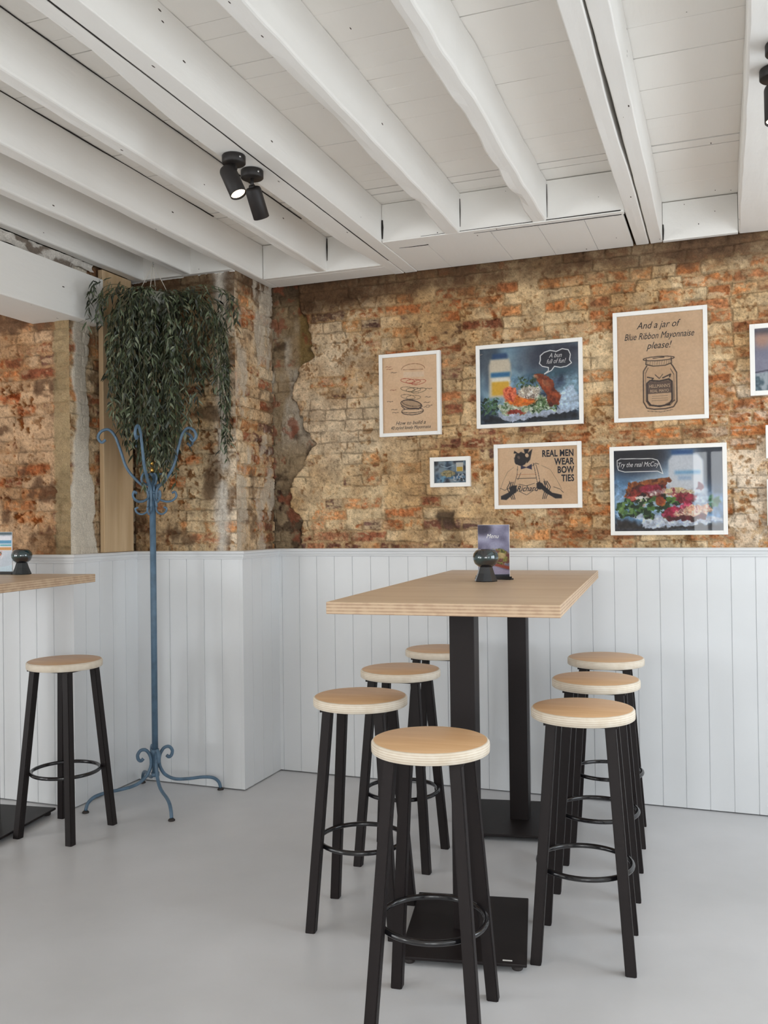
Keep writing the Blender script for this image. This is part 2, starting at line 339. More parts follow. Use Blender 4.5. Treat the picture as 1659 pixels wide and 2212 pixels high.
# ------------------------------------------------------------------ old brick walls (real relief)
PAL = s2l(np.array([(172, 108, 70), (184, 120, 78), (146, 92, 68), (190, 136, 92), (126, 84, 68), (164, 114, 84), (196, 146, 100), (112, 84, 74)])/255.)
def brick_field(S, T, seed, cover, soot, warm, rough=1., pale=None, crack=1., mot=.5):
    # warped coursing: rows wander, perpends are uneven
    S0, T0 = S, T
    T = T+(fbm(S0, T0, 3.5, seed+90, 2)-.5)*.012+(fbm(S0, T0, 20, seed+93, 2)-.5)*.012
    S = S+(fbm(S0, T0, 12, seed+96, 2)-.5)*.03
    h = .0615; row = np.floor(T/h).astype(int); fy = T/h-row
    r = rs(seed).rand(4096, 4)
    head = (row % 2 == 0); L = np.where(head, .112, .222)
    off = np.where(head, .03, .0)+r[(row*7) % 4096, 0]*.04
    c = np.floor((S+off)/L).astype(int); fx = (S+off)/L-c
    bid = (row*131+c*17) % 4096
    ex = np.minimum(fx, 1-fx)*L; ey = np.minimum(fy, 1-fy)*h
    edge = np.minimum(ex, ey)
    S, T = S0, T0
    n1 = fbm(S, T, 2.6, seed+1); n2 = fbm(S, T, 11, seed+11); n3 = fbm(S, T, 42, seed+21, 3); n4 = fbm(S, T, 110, seed+31, 2); nh = fbm(S*.6, T*1.6, 22, seed+61, 3)
    inb = ss(.001, .013, edge+(n3-.5)*.012)
    ex_score = cover+(n1-.5)*1.3+(n2-.5)*.8+(r[bid, 1]-.5)*1.15+(n3-.5)*.8+(nh-.5)*.6
    expo = ss(-.05, .22, ex_score-.5)*(.15+.85*inb)
    bc = PAL[(r[bid, 2]*7.99).astype(int)]*(0.7+.6*n3)[..., None]*(0.82+.36*r[bid, 3])[..., None]
    wcol = s2l(np.array((200, 134, 80))/255.)
    bc = bc*(1-(warm*.5)[..., None])+wcol*(warm*.5)[..., None]*(.55+.9*n3)[..., None]*(.8+.4*r[bid, 3])[..., None]
    smear = ss(.50, .66, nh+(n4-.5)*.25)*.65
    mort = s2l(np.array((196, 166, 126))/255.)*(.66+.62*n2)[..., None]*(.75+.5*n4)[..., None]
    plas = s2l(np.array((214, 188, 150))/255.)*(.78+.42*n1)[..., None]*(.78+.44*n3)[..., None]*(.86+.28*n4)[..., None]
    ochre = ss(.45, .65, fbm(S, T, 4, seed+65))*.5*(1-(0 if pale is None else pale))
    plas = plas*(1-ochre[..., None])+s2l(np.array((196, 156, 104))/255.)*(ochre*(.7+.6*n3))[..., None]
    if pale is not None:
        plas = plas*(1-pale[..., None])+s2l(np.array((226, 208, 186))/255.)*(pale*(.82+.32*n3))[..., None]
    bc = bc*(.55+.9*fbm(S, T, 75, seed+111, 2))[..., None]; bc = bc*(1-smear[..., None])+plas*smear[..., None]
    joint = (1-ss(.0012, .006, edge+(n4-.5)*.005))*ss(.40, .56, fbm(S, T, 6, seed+41, 2))*crack
    base = plas*(1-.5*joint[..., None])
    score2 = ss(.25, .6, ex_score)
    base = base*(1-score2[..., None])+mort*score2[..., None]
    col = base*(1-expo[..., None])+bc*expo[..., None]
    reg = ss(.38, .62, fbm(S, T, 3.3, seed+101))
    pit = ss(.62, .76, n3+(n2-.5)*.5)*rough*(.25+.75*reg)
    col = col*(1-pit[..., None])+col*np.array((.52, .42, .34))*pit[..., None]
    brown = ss(.42, .68, fbm(S, T, 3.6, seed+51))*.55
    col = col*(1-brown[..., None])+col*np.array((.70, .56, .42))*brown[..., None]
    spk = ss(.58, .72, n4)*.38
    col = col*(1-spk[..., None])
    m3 = fbm(S, T, 30, seed+121, 3); m4 = ss(.55, .72, fbm(S, T, 9, seed+131, 4))*mot
    col = col*(.62+.74*m3)[..., None]*1.03
    col = col*(1-.6*m4[..., None])+s2l(np.array((104, 80, 60))/255.)*(.6*m4*(.5+n3))[..., None]
    so = np.clip(soot+(n2-.5)*.7*(soot > .02)+(n3-.5)*.5*(soot > .02), 0, 1)
    sc = s2l(np.array((92, 70, 52))/255.)*(.45+1.1*n3)[..., None]
    col = col*(1-so[..., None])+sc*so[..., None]
    hgt = .008*n1+.008*(n2-.5)+.007*(n3-.5)*rough-.006*pit-.005*joint-.005*score2*(1-inb)+.004*(1-score2)+.003*smear
    return np.clip(col, .004, .95), hgt
def blend(col, new, k): return col*(1-k[..., None])+new*k[..., None]
def C_(r, g, b): return s2l(np.array((r, g, b))/255.)

# back wall (face at y = .03, wall body behind it)
xs = np.concatenate([np.arange(-.07, 2.72, .004), np.arange(2.74, 4.21, .03)]); zs = np.arange(1.235, 2.95, .004)
S, T = np.meshgrid(xs, zs, indexing='ij')
right_k = ss(.3, 1.5, S)
cover = .22+.30*right_k-.10*ss(2.25, 2.45, S)*ss(2.1, 1.9, T)+.25*np.exp(-((T-1.47)/.10)**2)*ss(.3, .5, S)*ss(1.3, .9, S)+.1*ss(1.5, 1.35, T)
cover = cover+.25*np.exp(-((T-2.3)/.12)**2-((S-1.05)/.1)**2)+.14*ss(2.3, 2.6, T)*ss(1.7, 2.0, S)
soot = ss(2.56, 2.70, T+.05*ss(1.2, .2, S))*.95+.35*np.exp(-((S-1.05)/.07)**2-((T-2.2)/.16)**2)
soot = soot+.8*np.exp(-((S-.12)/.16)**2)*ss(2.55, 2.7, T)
warm = right_k*ss(1.2, 1.7, T*.0+S)*.9
pale = .9*ss(2.2, 2.45, S)*ss(2.15, 1.95, T)+.4*ss(.9, .4, S)*ss(1.6, 1.9, T)
col, hg = brick_field(S, T, 5, cover, np.clip(soot, 0, 1), warm, 1., pale)
# broken edge between the grey-brown corner chase and the cream brick skin
bz = np.array([1.2, 1.289, 1.418, 1.49, 1.608, 1.758, 1.844, 1.939, 2.113, 2.282, 2.331, 2.457, 2.6, 2.735, 2.95]); bxx = np.array([.133, .133, .135, .063, .076, .157, .224, .157, .091, .134, .216, .206, .15, .132, .13])
e = np.interp(T, bz, bxx)+(fbm(S, T, 18, 300, 3)-.5)*.05
inside = ss(.006, -.006, S-e)
n = fbm(S, T, 16, 310); nf = fbm(S, T, 60, 320, 3); nl = fbm(S*1., T*.4, 7, 330)
ch = C_(160, 140, 112)*(.55+.75*n)[..., None]*(.75+.5*nf)[..., None]
ch = blend(ch, C_(196, 186, 170)*(.75+.4*nf)[..., None], ss(.42, .6, nl)*ss(1.75, 2.0, T)*ss(2.62, 2.5, T)*.9)
ch = blend(ch, C_(140, 118, 78)*(.7+.5*nf)[..., None], ss(.10, .14, S)*ss(2.1, 2.3, T))
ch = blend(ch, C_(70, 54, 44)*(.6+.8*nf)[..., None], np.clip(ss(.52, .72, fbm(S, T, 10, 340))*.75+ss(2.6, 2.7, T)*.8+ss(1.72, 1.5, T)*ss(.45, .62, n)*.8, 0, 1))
ch = blend(ch, C_(150, 88, 66)*(.7+.5*nf)[..., None], ss(.55, .68, fbm(S, T, 13, 350))*.7)
ed = np.exp(-((S-e-.0)/.007)**2)
col = blend(col, ch, inside); col = col*(1-.6*ed[..., None])
crem = ss(-.01, .02, S-e)*ss(.5, .25, S)*ss(2.6, 2.5, T)
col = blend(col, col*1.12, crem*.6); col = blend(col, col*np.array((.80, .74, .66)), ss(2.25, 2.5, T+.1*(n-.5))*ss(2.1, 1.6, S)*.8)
hg = hg-inside*(.016+.010*n)+.006*crem
# knocked-out hole low in the wall and the dark streak above it
ho = ss(.05, .035, np.abs(S-1.0-.02*np.sin(T*30)+(n-.5)*.03))*ss(1.47, 1.44, T)
col = blend(col, C_(74, 60, 48)*(.5+.9*nf)[..., None], ho*(.35+.65*ss(1.35, 1.42, T))*.9); hg = hg-.012*ho
P = np.stack([S, .03-hg-.0*S, T], -1)
def wall_body(x0, x1, y0, y1, z0=0., z1=3.05): 
    bm = bmesh.new(); box(bm, x0, x1, y0, y1, z0, z1); return bm
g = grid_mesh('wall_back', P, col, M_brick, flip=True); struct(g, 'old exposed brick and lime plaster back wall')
bm = wall_body(-.07, 4.2, .06, .12); struct(obj('wall_back_core', bm, M_bplain, g))

def side_face(name, axis, const, a0, a1, zlo, zhi, seed, fn, flip, sgn, res=.0045, parent=None, label=None, ends=None):
    aa = np.linspace(a0, a1, int(round((a1-a0)/res))+1); zz = np.arange(zlo, zhi, res)
    A, Z = np.meshgrid(aa, zz, indexing='ij'); col, hg = fn(A, Z, seed)
    if ends:   # round the arris where two brick faces meet
        for e_, lim in ends: k = ss(0, .03, np.abs(A-e_)); hg = hg*k+lim*(1-k)
    if axis == 'x': P = np.stack([const+sgn*hg, A, Z], -1)
    else: P = np.stack([A, const+sgn*hg, Z], -1)
    o = grid_mesh(name, P, col, M_brick, parent, flip=flip)
    if parent is None: struct(o, label)
    return o
def f_pillarC(A, Z, seed):
    cover = .47+.14*ss(1.9, 1.3, Z); soot = ss(2.50, 2.68, Z)*.9
    warm = .12*np.ones_like(A)
    soot = soot+.75*np.exp(-((A+.17)/.07)**2-((Z-1.66)/.14)**2)
    pale = .7*ss(-.22, -.12, A)
    col, hg = brick_field(A+3, Z, seed, cover-.1*ss(-.3, -.1, A), np.clip(soot, 0, 1), warm, 1.2, pale, mot=1.3)
    nf = fbm(A, Z, 50, seed+5, 3); nv = fbm(A*1., Z*.5, 12, seed+6)
    k = np.exp(-((A+.125+(nv-.5)*.08)/.03)**2)*.85*ss(.3, .5, nv+.1)
    col = blend(col, C_(222, 214, 202)*(.8+.3*nf)[..., None], k)
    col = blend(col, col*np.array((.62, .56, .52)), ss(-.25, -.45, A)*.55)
    return col, hg*1.3
def f_pillarD(A, Z, seed):
    cover = .38*np.ones_like(A); soot = ss(2.6, 2.72, Z)*.9+.5*ss(-.06, .0, A)*ss(.4, .6, fbm(A, Z, 5, seed+9))
    col, hg = brick_field(A+7, Z, seed, cover, np.clip(soot, 0, 1), .1*np.ones_like(A), 1.2, .3*np.ones_like(A), mot=1.2)
    nf = fbm(A, Z, 50, seed+5, 3); nv = fbm(A*1., Z*.5, 9, seed+6)
    col = blend(col, C_(206, 194, 176)*(.75+.35*nf)[..., None], ss(.48, .62, nv)*.7)
    return col, hg*1.3
def f_B(A, Z, seed):
    cover = .5+.25*ss(-.68, -.58, A); col, hg = brick_field(A+1, Z, seed, cover, .5*ss(2.3, 2.44, Z)+.35*ss(-.68, -.6, A), .25*np.ones_like(A), 1.2, .2*np.ones_like(A), mot=1.2)
    nf = fbm(A, Z, 50, seed+5, 3); nv = fbm(A, Z*.6, 10, seed+6, 3)
    e1 = -.80+(nv-.5)*.10; wid = .05+.02*ss(1.7, 1.3, Z)+.03*ss(1.75, 1.55, Z)
    k = ss(wid+.008, wid-.008, np.abs(A-e1+.02))
    col = blend(col, C_(214, 205, 190)*(.85+.22*nf)[..., None], k*.92)
    return col, hg*(1-.5*k)+.008*k
def f_A(A, Z, seed):
    cover = .48+.12*np.ones_like(A); col, hg = brick_field(A+5, Z, seed, cover, .4*ss(2.4, 2.5, Z), .1*np.ones_like(A), 1.4, .1*np.ones_like(A), mot=1.4)
    col = col*np.array((.84, .72, .68))
    nf = fbm(A, Z, 40, seed+5, 3)
    k = ss(-.80, -.785, A+(nf-.5)*.02)
    col = blend(col, C_(150, 132, 100)*(.75+.5*nf)[..., None], k*.8)
    return col, hg*1.2
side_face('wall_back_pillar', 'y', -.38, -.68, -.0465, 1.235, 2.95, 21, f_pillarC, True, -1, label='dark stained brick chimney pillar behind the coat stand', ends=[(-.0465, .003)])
w = side_face('wall_back_return', 'x', -.05, -.3835, .035, 1.235, 2.95, 31, f_pillarD, True, 1, ends=[(-.3835, .003)])
w2 = side_face('wall_left_return', 'x', -.70, -.9035, -.37, 1.235, 2.95, 41, f_B, True, 1, ends=[(-.9035, .003)])
w3 = side_face('wall_left_pillar', 'y', -.90, -3.2, -.6965, 1.235, 2.95, 51, f_A, True, -1, res=.006, ends=[(-.6965, .003)])
bm = wall_body(-3.2, -.73, -.87, .12); struct(obj('wall_left_core', bm, M_bplain))
bm = wall_body(-.73, -.08, -.35, .12); struct(obj('wall_corner_core', bm, M_bplain))

# ------------------------------------------------------------------ tongue and groove panelling
def panel_run(p0, p1, nrm, ztop=1.222, pitch=.108, first=0., z0=.006):
    # strip from p0 to p1 (xy), board faces on the p0-p1 line, nrm points into the room; V-groove every pitch
    p0 = Vector((p0[0], p0[1])); p1 = Vector((p1[0], p1[1])); nv = Vector(nrm); L = (p1-p0).length; d = (p1-p0)/L
    prof = [(0, 0)]; s = first if first > .01 else pitch
    while s < L-.01:
        prof += [(s-.0022, 0), (s-.0008, -.0045), (s+.0008, -.0045), (s+.0022, 0)]; s += pitch
    prof += [(L, 0), (L, -.022), (0, -.022)]
    bm = bmesh.new(); lo = []; hi = []
    for s_, q in prof:
        v = p0+d*s_+nv*q; lo.append(bm.verts.new((v.x, v.y, z0))); hi.append(bm.verts.new((v.x, v.y, ztop)))
    k = len(prof)
    for i in range(k): bm.faces.new((lo[i], lo[(i+1) % k], hi[(i+1) % k], hi[i]))
    bm.faces.new(hi); bm.faces.new(lo[::-1]); bmesh.ops.recalc_face_normals(bm, faces=bm.faces[:])
    return bm
def sweep(path, prof, closed_ends=True):
    # path: xy points; prof: (out, z) outline; outward is to the right of travel
    pts = [Vector(p) for p in path]; n = len(pts); rows = []
    bm = bmesh.new()
    for i in range(n):
        if i == 0: d = (pts[1]-pts[0]).normalized(); nn = Vector((d.y, -d.x)); sc = 1
        elif i == n-1: d = (pts[-1]-pts[-2]).normalized(); nn = Vector((d.y, -d.x)); sc = 1
        else:
            a = (pts[i]-pts[i-1]).normalized(); b = (pts[i+1]-pts[i]).normalized(); na = Vector((a.y, -a.x)); nb = Vector((b.y, -b.x))
            nn = (na+nb).normalized(); sc = 1/max(.3, nn.dot(na))
        rows.append([bm.verts.new((pts[i].x+nn.x*o*sc, pts[i].y+nn.y*o*sc, z)) for o, z in prof])
    k = len(prof)
    for a, b in zip(rows[:-1], rows[1:]):
        for j in range(k): bm.faces.new((a[j], a[(j+1) % k], b[(j+1) % k], b[j]))
    bm.faces.new(rows[0]); bm.faces.new(rows[-1][::-1]); bmesh.ops.recalc_face_normals(bm, faces=bm.faces[:])
    return bm
PATH = [(-3.2, -.93), (-.66, -.93), (-.66, -.41), (0, -.41), (0, 0), (4.2, 0)]
for i, (a, b, nr, fs) in enumerate([(PATH[0], (PATH[1][0]-.0005, -.93), (0, -1), .04), ((-.66, -.9292), PATH[2], (1, 0), .09), (PATH[2], (-.0005, -.41), (0, -1), .1), ((0, -.4092), PATH[4], (1, 0), .1), (PATH[4], PATH[5], (0, -1), .021)]):
    o = struct(obj('trim_%d' % (i+1), panel_run(a, b, nr, first=fs), M_panel), 'white painted tongue and groove wall panelling')
capprof = [(-.075, 1.257), (.018, 1.257), (.022, 1.252), (.021, 1.244), (.012, 1.240), (.010, 1.228), (.006, 1.222), (.008, 1.218), (.005, 1.213), (.0, 1.213), (-.03, 1.222), (-.075, 1.24)]
struct(obj('trim_6', sweep(PATH, capprof), M_panel), 'white moulded cap rail along the top of the panelling')

# ------------------------------------------------------------------ ceiling
DZ = 2.93; BZ = 2.745
seams = [.05, -.07, -.34, -.66, -.735, -1.0, -1.25, -1.49]
y = -1.49
rr = random.Random(3)
while y > -7.4: y -= rr.choice([.2, .24, .26]); seams.append(y)
fine = []
for a, b in zip(seams[:-1], seams[1:]):
    fine.append((a, 1)); k = int((a-b)/.085)
    for q in range(1, k): fine.append((a+(b-a)*q/k+rr.uniform(-.012, .012), 0))
fine.append((seams[-1], 1))
bays = [-3.2, .0, .38, .79, 1.2, 1.61, 2.05, 2.54, 4.4]
bm = bmesh.new()
for x0, x1 in zip(bays[:-1], bays[1:]):
    gaps = []
    for yy, big in fine:
        if yy in (-.66, -.735): g0, g1 = rr.choice([(.0035, .0055), (.005, .0035), (.004, .006)])
        elif big: g0, g1 = rr.choice([(.0003, .002), (.002, .0008), (.0012, .0012), (.0005, .001), (.003, .0006)])
        else: g0, g1 = rr.choice([(0, .0006), (.0005, .0), (0, 0), (.0004, .0009), (.0012, 0)])
        gaps.append((yy, g0, g1))
    for (ya_, a0, a1), (yb_, b0, b1) in zip(gaps[:-1], gaps[1:]):
        z = DZ+rr.uniform(-.0012, .0012)
        lo = [bm.verts.new(p) for p in ((x0, yb_+b0, z), (x1, yb_+b1, z), (x1, ya_-a1, z), (x0, ya_-a0, z))]
        hi = [bm.verts.new((v.co.x, v.co.y, DZ+.005)) for v in lo]
        bm.faces.new(lo[::-1]); bm.faces.new(hi)
        for q in range(4): bm.faces.new((lo[q], lo[(q+1) % 4], hi[(q+1) % 4], hi[q]))
ce = struct(obj('ceiling', bm, M_deck), 'white painted board ceiling')
bm = bmesh.new(); box(bm, -3.4, 4.4, -7.7, .12, DZ+.012, DZ+.12); obj('ceiling_gap_shade', bm, M_dark, ce)['label'] = 'near-black sheet standing in for shade between the boards'  # dark slab gives the board gaps their shade by colour

def beam_mesh(x0, x1, y0, y1, z0, z1, seed, wob=.004, chamf=.008, gapfn=None, edgefn=None):
    ny = int((y1-y0)/.05)+1; ys = np.linspace(y0, y1, ny)
    prof = [(x0, z1), (x0, z0+chamf*1.2), (x0+chamf*.35, z0+chamf*.35), (x0+chamf, z0), ((x0+x1)/2, z0), (x1-chamf, z0), (x1-chamf*.35, z0+chamf*.35), (x1, z0+chamf*1.2), (x1, (z0+z1)/2), (x1, z1)]
    bm = bmesh.new(); rows = []
    for y in ys:
        row = []
        for j, (x, z) in enumerate(prof):
            n = lambda s, k: (float(vnoise(np.array(y*k+s*3.7+50), np.array(seed*1.3+s+20.), 7))-.5)*2
            side = 0 if x < (x0+x1)/2-1e-6 else 1
            dx = wob*n(side, 2.2)+wob*.5*n(side+5, 9)
            dz = wob*.7*n(side+9, 2.)+wob*.4*n(side+12, 10) if z < z1-.01 else 0
            if edgefn and j in (0, 1, 2, 3): ddx, ddz = edgefn(y); dx += ddx; dz += ddz
            if gapfn: dx += gapfn(y, side)
            row.append(bm.verts.new((x+dx, y, z+dz)))
        rows.append(row)
    k = len(prof)
    for a, b in zip(rows[:-1], rows[1:]):
        for j in range(k):
            f = bm.faces.new((a[j], a[(j+1) % k], b[(j+1) % k], b[j])); f.smooth = False
    bm.faces.new(rows[0]); bm.faces.new(rows[-1][::-1]); bmesh.ops.recalc_face_normals(bm, faces=bm.faces[:])
    return bm
def beam(x0, x1, y1, label, seed, **k):
    z0 = k.pop('z0', BZ); ya = k.pop('y0', -7.45)
    o = obj('ceiling_beam', beam_mesh(x0, x1, ya, y1, z0, DZ-.0025, seed, **k), M_beam)
    return tag(o, label, 'beam', 'white ceiling beams')
def notch(cs):
    def f(y):
        v = 0
        for c, w, a in cs: v += a*math.exp(-((y-c)/w)**2)
        return v, v*.8
    return f
GAPC = lambda y: .0015+.0085*math.exp(-((y+1.55)/.42)**2)
B = {}
beam(2.455, 2.625, .0, 'wide white ceiling beam at the right edge, carrying two black spotlights', 11)
K = empty('ceiling_beam', (2.05, 0, BZ)); tag(K, 'doubled white beam with a long dark split, running down to the brick wall', 'beam', 'white ceiling beams')
for nm, a, b, sd, gf in (('beam_plank', 1.985, 2.050, 1, lambda y, s: -GAPC(y) if s == 1 else 0.), ('beam_plank', 2.054, 2.114, 2, lambda y, s: GAPC(y)*.4 if s == 0 else 0.)):
    o = obj(nm, beam_mesh(a, b, -7.45, .0, BZ, DZ-.0025, sd, wob=.0018, chamf=.004, gapfn=gf), M_beam); o.parent = K; o.matrix_parent_inverse = Matrix.Translation((-2.05, 0, -BZ))
beam(1.575, 1.646, -.50, 'white beam with a worn wavy edge, left of the split double beam', 3, wob=.005, edgefn=notch([(-.85, .1, .012), (-1.6, .2, .008), (-2.4, .3, .007), (-1.2, .06, .006)]))
beam(1.170, 1.240, -.50, 'white beam between the spotlight beam and the worn wavy beam', 4, edgefn=notch([(-.95, .07, .01), (-1.8, .2, .006)]))
E_ = empty('ceiling_beam', (.79, 0, BZ)); tag(E_, 'wide white beam with a hairline crack, carrying the pair of black spotlights', 'beam', 'white ceiling beams')
def e_edge(y): return (.052*float(ss(-.75, .0, y))+.06*float(ss(-1.9, -2.7, y)), 0.)
for a, b, sd in ((.672, .7775, 5), (.7815, .852, 6)):
    o = obj('beam_plank', beam_mesh(a, b, -7.45, .0, BZ-.004, DZ-.0025, sd, wob=.001, chamf=.003, edgefn=e_edge if sd == 5 else None), M_beam); o.parent = E_; o.matrix_parent_inverse = Matrix.Translation((-.79, 0, -BZ))
beam(.345, .405, -.15, 'first white beam left of the spotlight beam', 7, wob=.003)
beam(-.045, .02, .0, 'white beam landing on the inner corner of the brick pillar', 8, wob=.003)
beam(-.352, -.292, -.40, 'white beam ending above the brick pillar behind the hanging plant', 9, wob=.003)
beam(-.66, -.595, -.38, 'leftmost thin white beam running above the boxed beam', 10, wob=.003)
# headers and soffits where the joists stop short of the wall
def hdr(x0, x1, y0, y1, z0, z1, n, lab): 
    bm = bmesh.new(); box(bm, x0, x1, y0, y1, z0, z1, 0, .002); return struct(obj('trim_%d' % n, bm, M_beam), lab)
hdr(.853, 1.984, -.535, -.50, 2.75, DZ-.003, 7, 'white header board between two beams')
hdr(2.115, 2.454, -.03, -.0, 2.742, DZ-.003, 8, 'white header board against the wall')
hdr(.021, .726, -.185, -.15, 2.742, DZ-.003, 9, 'white header board between two beams')
hdr(-.70, -.046, -.42, -.39, 2.745, DZ-.003, 10, 'white header board over the pillar')
bm = bmesh.new()
xc = .856
for wd in (.19, .33, .22, .21, .17): box(bm, xc, min(xc+wd-.002, 1.982), -.50, .0, 2.744, 2.760); xc += wd
box(bm, .856, 1.982, -.538, -.503, 2.742, 2.7495)
struct(obj('trim_11', bm, M_beam), 'white boarded soffit along the top of the brick wall')
hdr(.021, .726, -.148, .0, 2.742, 2.758, 12, 'narrow white soffit strip')
hdr(-.70, -.046, -.388, -.372, 2.742, 2.76, 13, 'narrow white soffit strip')
# boxed beam on the left wall, with broken plaster above it
bmx = beam_mesh(-.93, -.625, -7.45, -.725, 2.437, 2.675, 12, wob=.0015, chamf=.006)
tag(obj('boxed_beam', bmx, M_beam), 'deep white boxed beam running along the left wall to the pine post', 'beam')
ya = np.arange(-4.2, -.745, .008); za = np.linspace(0, 1, 14); Yg, Zg = np.meshgrid(ya, za, indexing='ij')
low = np.where(Yg < -1.1, 2.690+.008*fbm(Yg, Yg*0, 9, 5), 2.668); low = np.where(Yg > -.9, 2.70+.03*fbm(Yg, Yg*0, 14, 6, 2), low)
Zz = low+(2.748-low)*Zg; Xg = -.668+.03*(fbm(Yg, Zz*2, 9, 400, 4)-.5)+.012*(fbm(Yg, Zz, 40, 410, 2)-.5)-.012*np.sin(Zg*3.1)
cg = s2l(np.array((212, 206, 198))/255.)*(.8+.3*fbm(Yg, Zz*2, 30, 420, 3))[..., None]
cg = blend(cg, C_(96, 78, 62)*np.ones_like(cg), ss(.56, .66, fbm(Yg, Zz*2, 12, 430, 3))*.8)
struct(grid_mesh('trim_14', np.stack([Xg, Yg, Zz], -1), cg, M_brick, flip=True), 'broken white plaster above the boxed beam')
bm = bmesh.new(); box(bm, -1.0, -.715, -7.4, -.70, 2.67, DZ-.004); struct(obj('trim_15', bm, M_dark), 'solid dark block standing in for shade above the boxed beam')  # recess shade comes from the block's near-black colour
# solid dark tubes standing in for crack shadow along joist tops and ends
def crack(pts, w, n_, name='trim_16'):
    bm = bmesh.new(); tube(bm, pts, w, 5); return bm
rr = random.Random(4); nn = 16
def crack_shade_run(x, y0, y1, z, wmax, seed):
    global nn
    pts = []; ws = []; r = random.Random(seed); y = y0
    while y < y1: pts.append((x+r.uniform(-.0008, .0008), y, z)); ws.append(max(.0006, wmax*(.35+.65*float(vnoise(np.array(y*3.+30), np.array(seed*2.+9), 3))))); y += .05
    bm = bmesh.new(); tube(bm, pts, ws, 5); struct(obj('trim_%d' % nn, bm, M_dark), 'dark strip as crack shadow where boards and joist have parted'); nn += 1
crack_shade_run(.4075, -3.4, -.5, DZ-.002, .0035, 1); crack_shade_run(.022, -3.0, -.7, DZ-.002, .0042, 2); crack_shade_run(.7795, -7.4, -.25, BZ-.003, .0024, 3)
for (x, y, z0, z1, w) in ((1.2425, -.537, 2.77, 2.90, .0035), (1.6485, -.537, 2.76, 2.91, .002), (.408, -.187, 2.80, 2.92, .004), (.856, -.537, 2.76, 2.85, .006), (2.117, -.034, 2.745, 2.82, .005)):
    bm = bmesh.new(); tube(bm, [(x, y, z0), (x, y, (z0*.4+z1*.6)), (x, y, z1)], [w*.4, w, w*.6], 5); struct(obj('trim_%d' % nn, bm, M_dark), 'dark strip as crack shadow at the end of a joist'); nn += 1
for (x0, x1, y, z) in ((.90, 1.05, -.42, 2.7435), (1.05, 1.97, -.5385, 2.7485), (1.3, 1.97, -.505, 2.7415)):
    bm = bmesh.new(); tube(bm, [(x0, y, z), ((x0+x1)/2, y+.002, z), (x1, y, z)], [.0008, .0022, .0028], 5); struct(obj('trim_%d' % nn, bm, M_dark), 'dark strip as crack shadow between soffit boards'); nn += 1

# pine post
bm = bmesh.new(); box(bm, -.684, -.655, -.692, -.445, 1.2585, 2.742, 0, .003)
post = tag(obj('wooden_post', bm, M_pine), 'raw pine post standing on the panelling beside the hanging plant', 'post')

# ------------------------------------------------------------------ bar stools
def square_leg(bm, p0, p1, w, rz):
    # vertical-section square tube from foot p0 to top p1, horizontal end cuts
    u = Vector((math.cos(rz), math.sin(rz), 0)); v = Vector((-math.sin(rz), math.cos(rz), 0)); vs = []
    for p in (Vector(p0), Vector(p1)):
        vs.append([bm.verts.new(p+u*a*w/2+v*b*w/2) for a, b in ((-1, -1), (1, -1), (1, 1), (-1, 1))])
    fs = [bm.faces.new(vs[0][::-1]), bm.faces.new(vs[1])]
    for i in range(4): fs.append(bm.faces.new((vs[0][i], vs[0][(i+1) % 4], vs[1][(i+1) % 4], vs[1][i])))
    es = list({e for f in fs[2:] for e in f.edges if e not in fs[0].edges and e not in fs[1].edges})
    bmesh.ops.bevel(bm, geom=es, offset=.003, segments=2, affect='EDGES')
def make_stool():
    root = empty('bar_stool', (0, 0, 0))
    bm = bmesh.new(); R = .167
    prof = [(0, .752), (R-.004, .752), (R, .755), (R+.0005, .77), (R, .779), (R-.003, .783), (R-.007, .785)]
    lathe(bm, prof, 72)
    n0 = len(bm.faces); lathe(bm, [(R-.007, .785), (0, .785)], 72, mi=1)
    bmesh.ops.remove_doubles(bm, verts=bm.verts[:], dist=1e-5); bmesh.ops.recalc_face_normals(bm, faces=bm.faces[:])
    obj('seat', bm, [M_ply, M_birch], root)
    for sx, sy in ((-1, -1), (1, -1), (1, 1), (-1, 1)):
        bm = bmesh.new(); square_leg(bm, (sx*.145, sy*.145, 0), (sx*.092, sy*.092, .745), .034, 0); obj('leg', bm, M_black, root)
    bm = bmesh.new(); tube(bm, [(.1505*math.cos(a), .1505*math.sin(a), .28) for a in np.linspace(0, 2*math.pi, 49)[:-1]], .0085, 12, closed=True)
    obj('footrest', bm, M_blackgloss, root)
    bm = bmesh.new(); box(bm, -.115, .115, -.115, .115, .744, .752); obj('seat_plate', bm, M_black, root)
    return root
def copy_tree(o, parent=None):
    c = o.copy(); COL.objects.link(c)
    if parent: c.parent = parent
    for ch in list(o.children): copy_tree(ch, c)
    return c
st0 = make_stool()
STOOLS = [(1.585, -2.15, 5, 'round birch bar stool alone at the near end of the table, closest of all'),
 (1.928, -1.585, 4, 'nearest birch bar stool on the right side of the table'),
 (1.897, -1.026, 3, 'middle birch bar stool on the right side of the table'),
 (1.867, -.465, 4, 'birch bar stool on the right side of the table, nearest the panelled wall'),
 (1.152, -1.611, 7, 'nearest birch bar stool on the left side of the table'),
 (1.092, -1.018, 2, 'middle birch bar stool on the left side of the table'),
 (1.077, -.408, 4, 'farthest birch bar stool on the left side, half hidden by the table pillar'),
 (-.478, -1.215, 0, 'lone birch bar stool at the left table in front of the coat stand')]
for i, (x, y, a, lab) in enumerate(STOOLS):
    s = st0 if i == 0 else copy_tree(st0)
    s.location = (x, y, 0); s.rotation_euler.z = R_(a); tag(s, lab, 'stool', 'round birch bar stools')

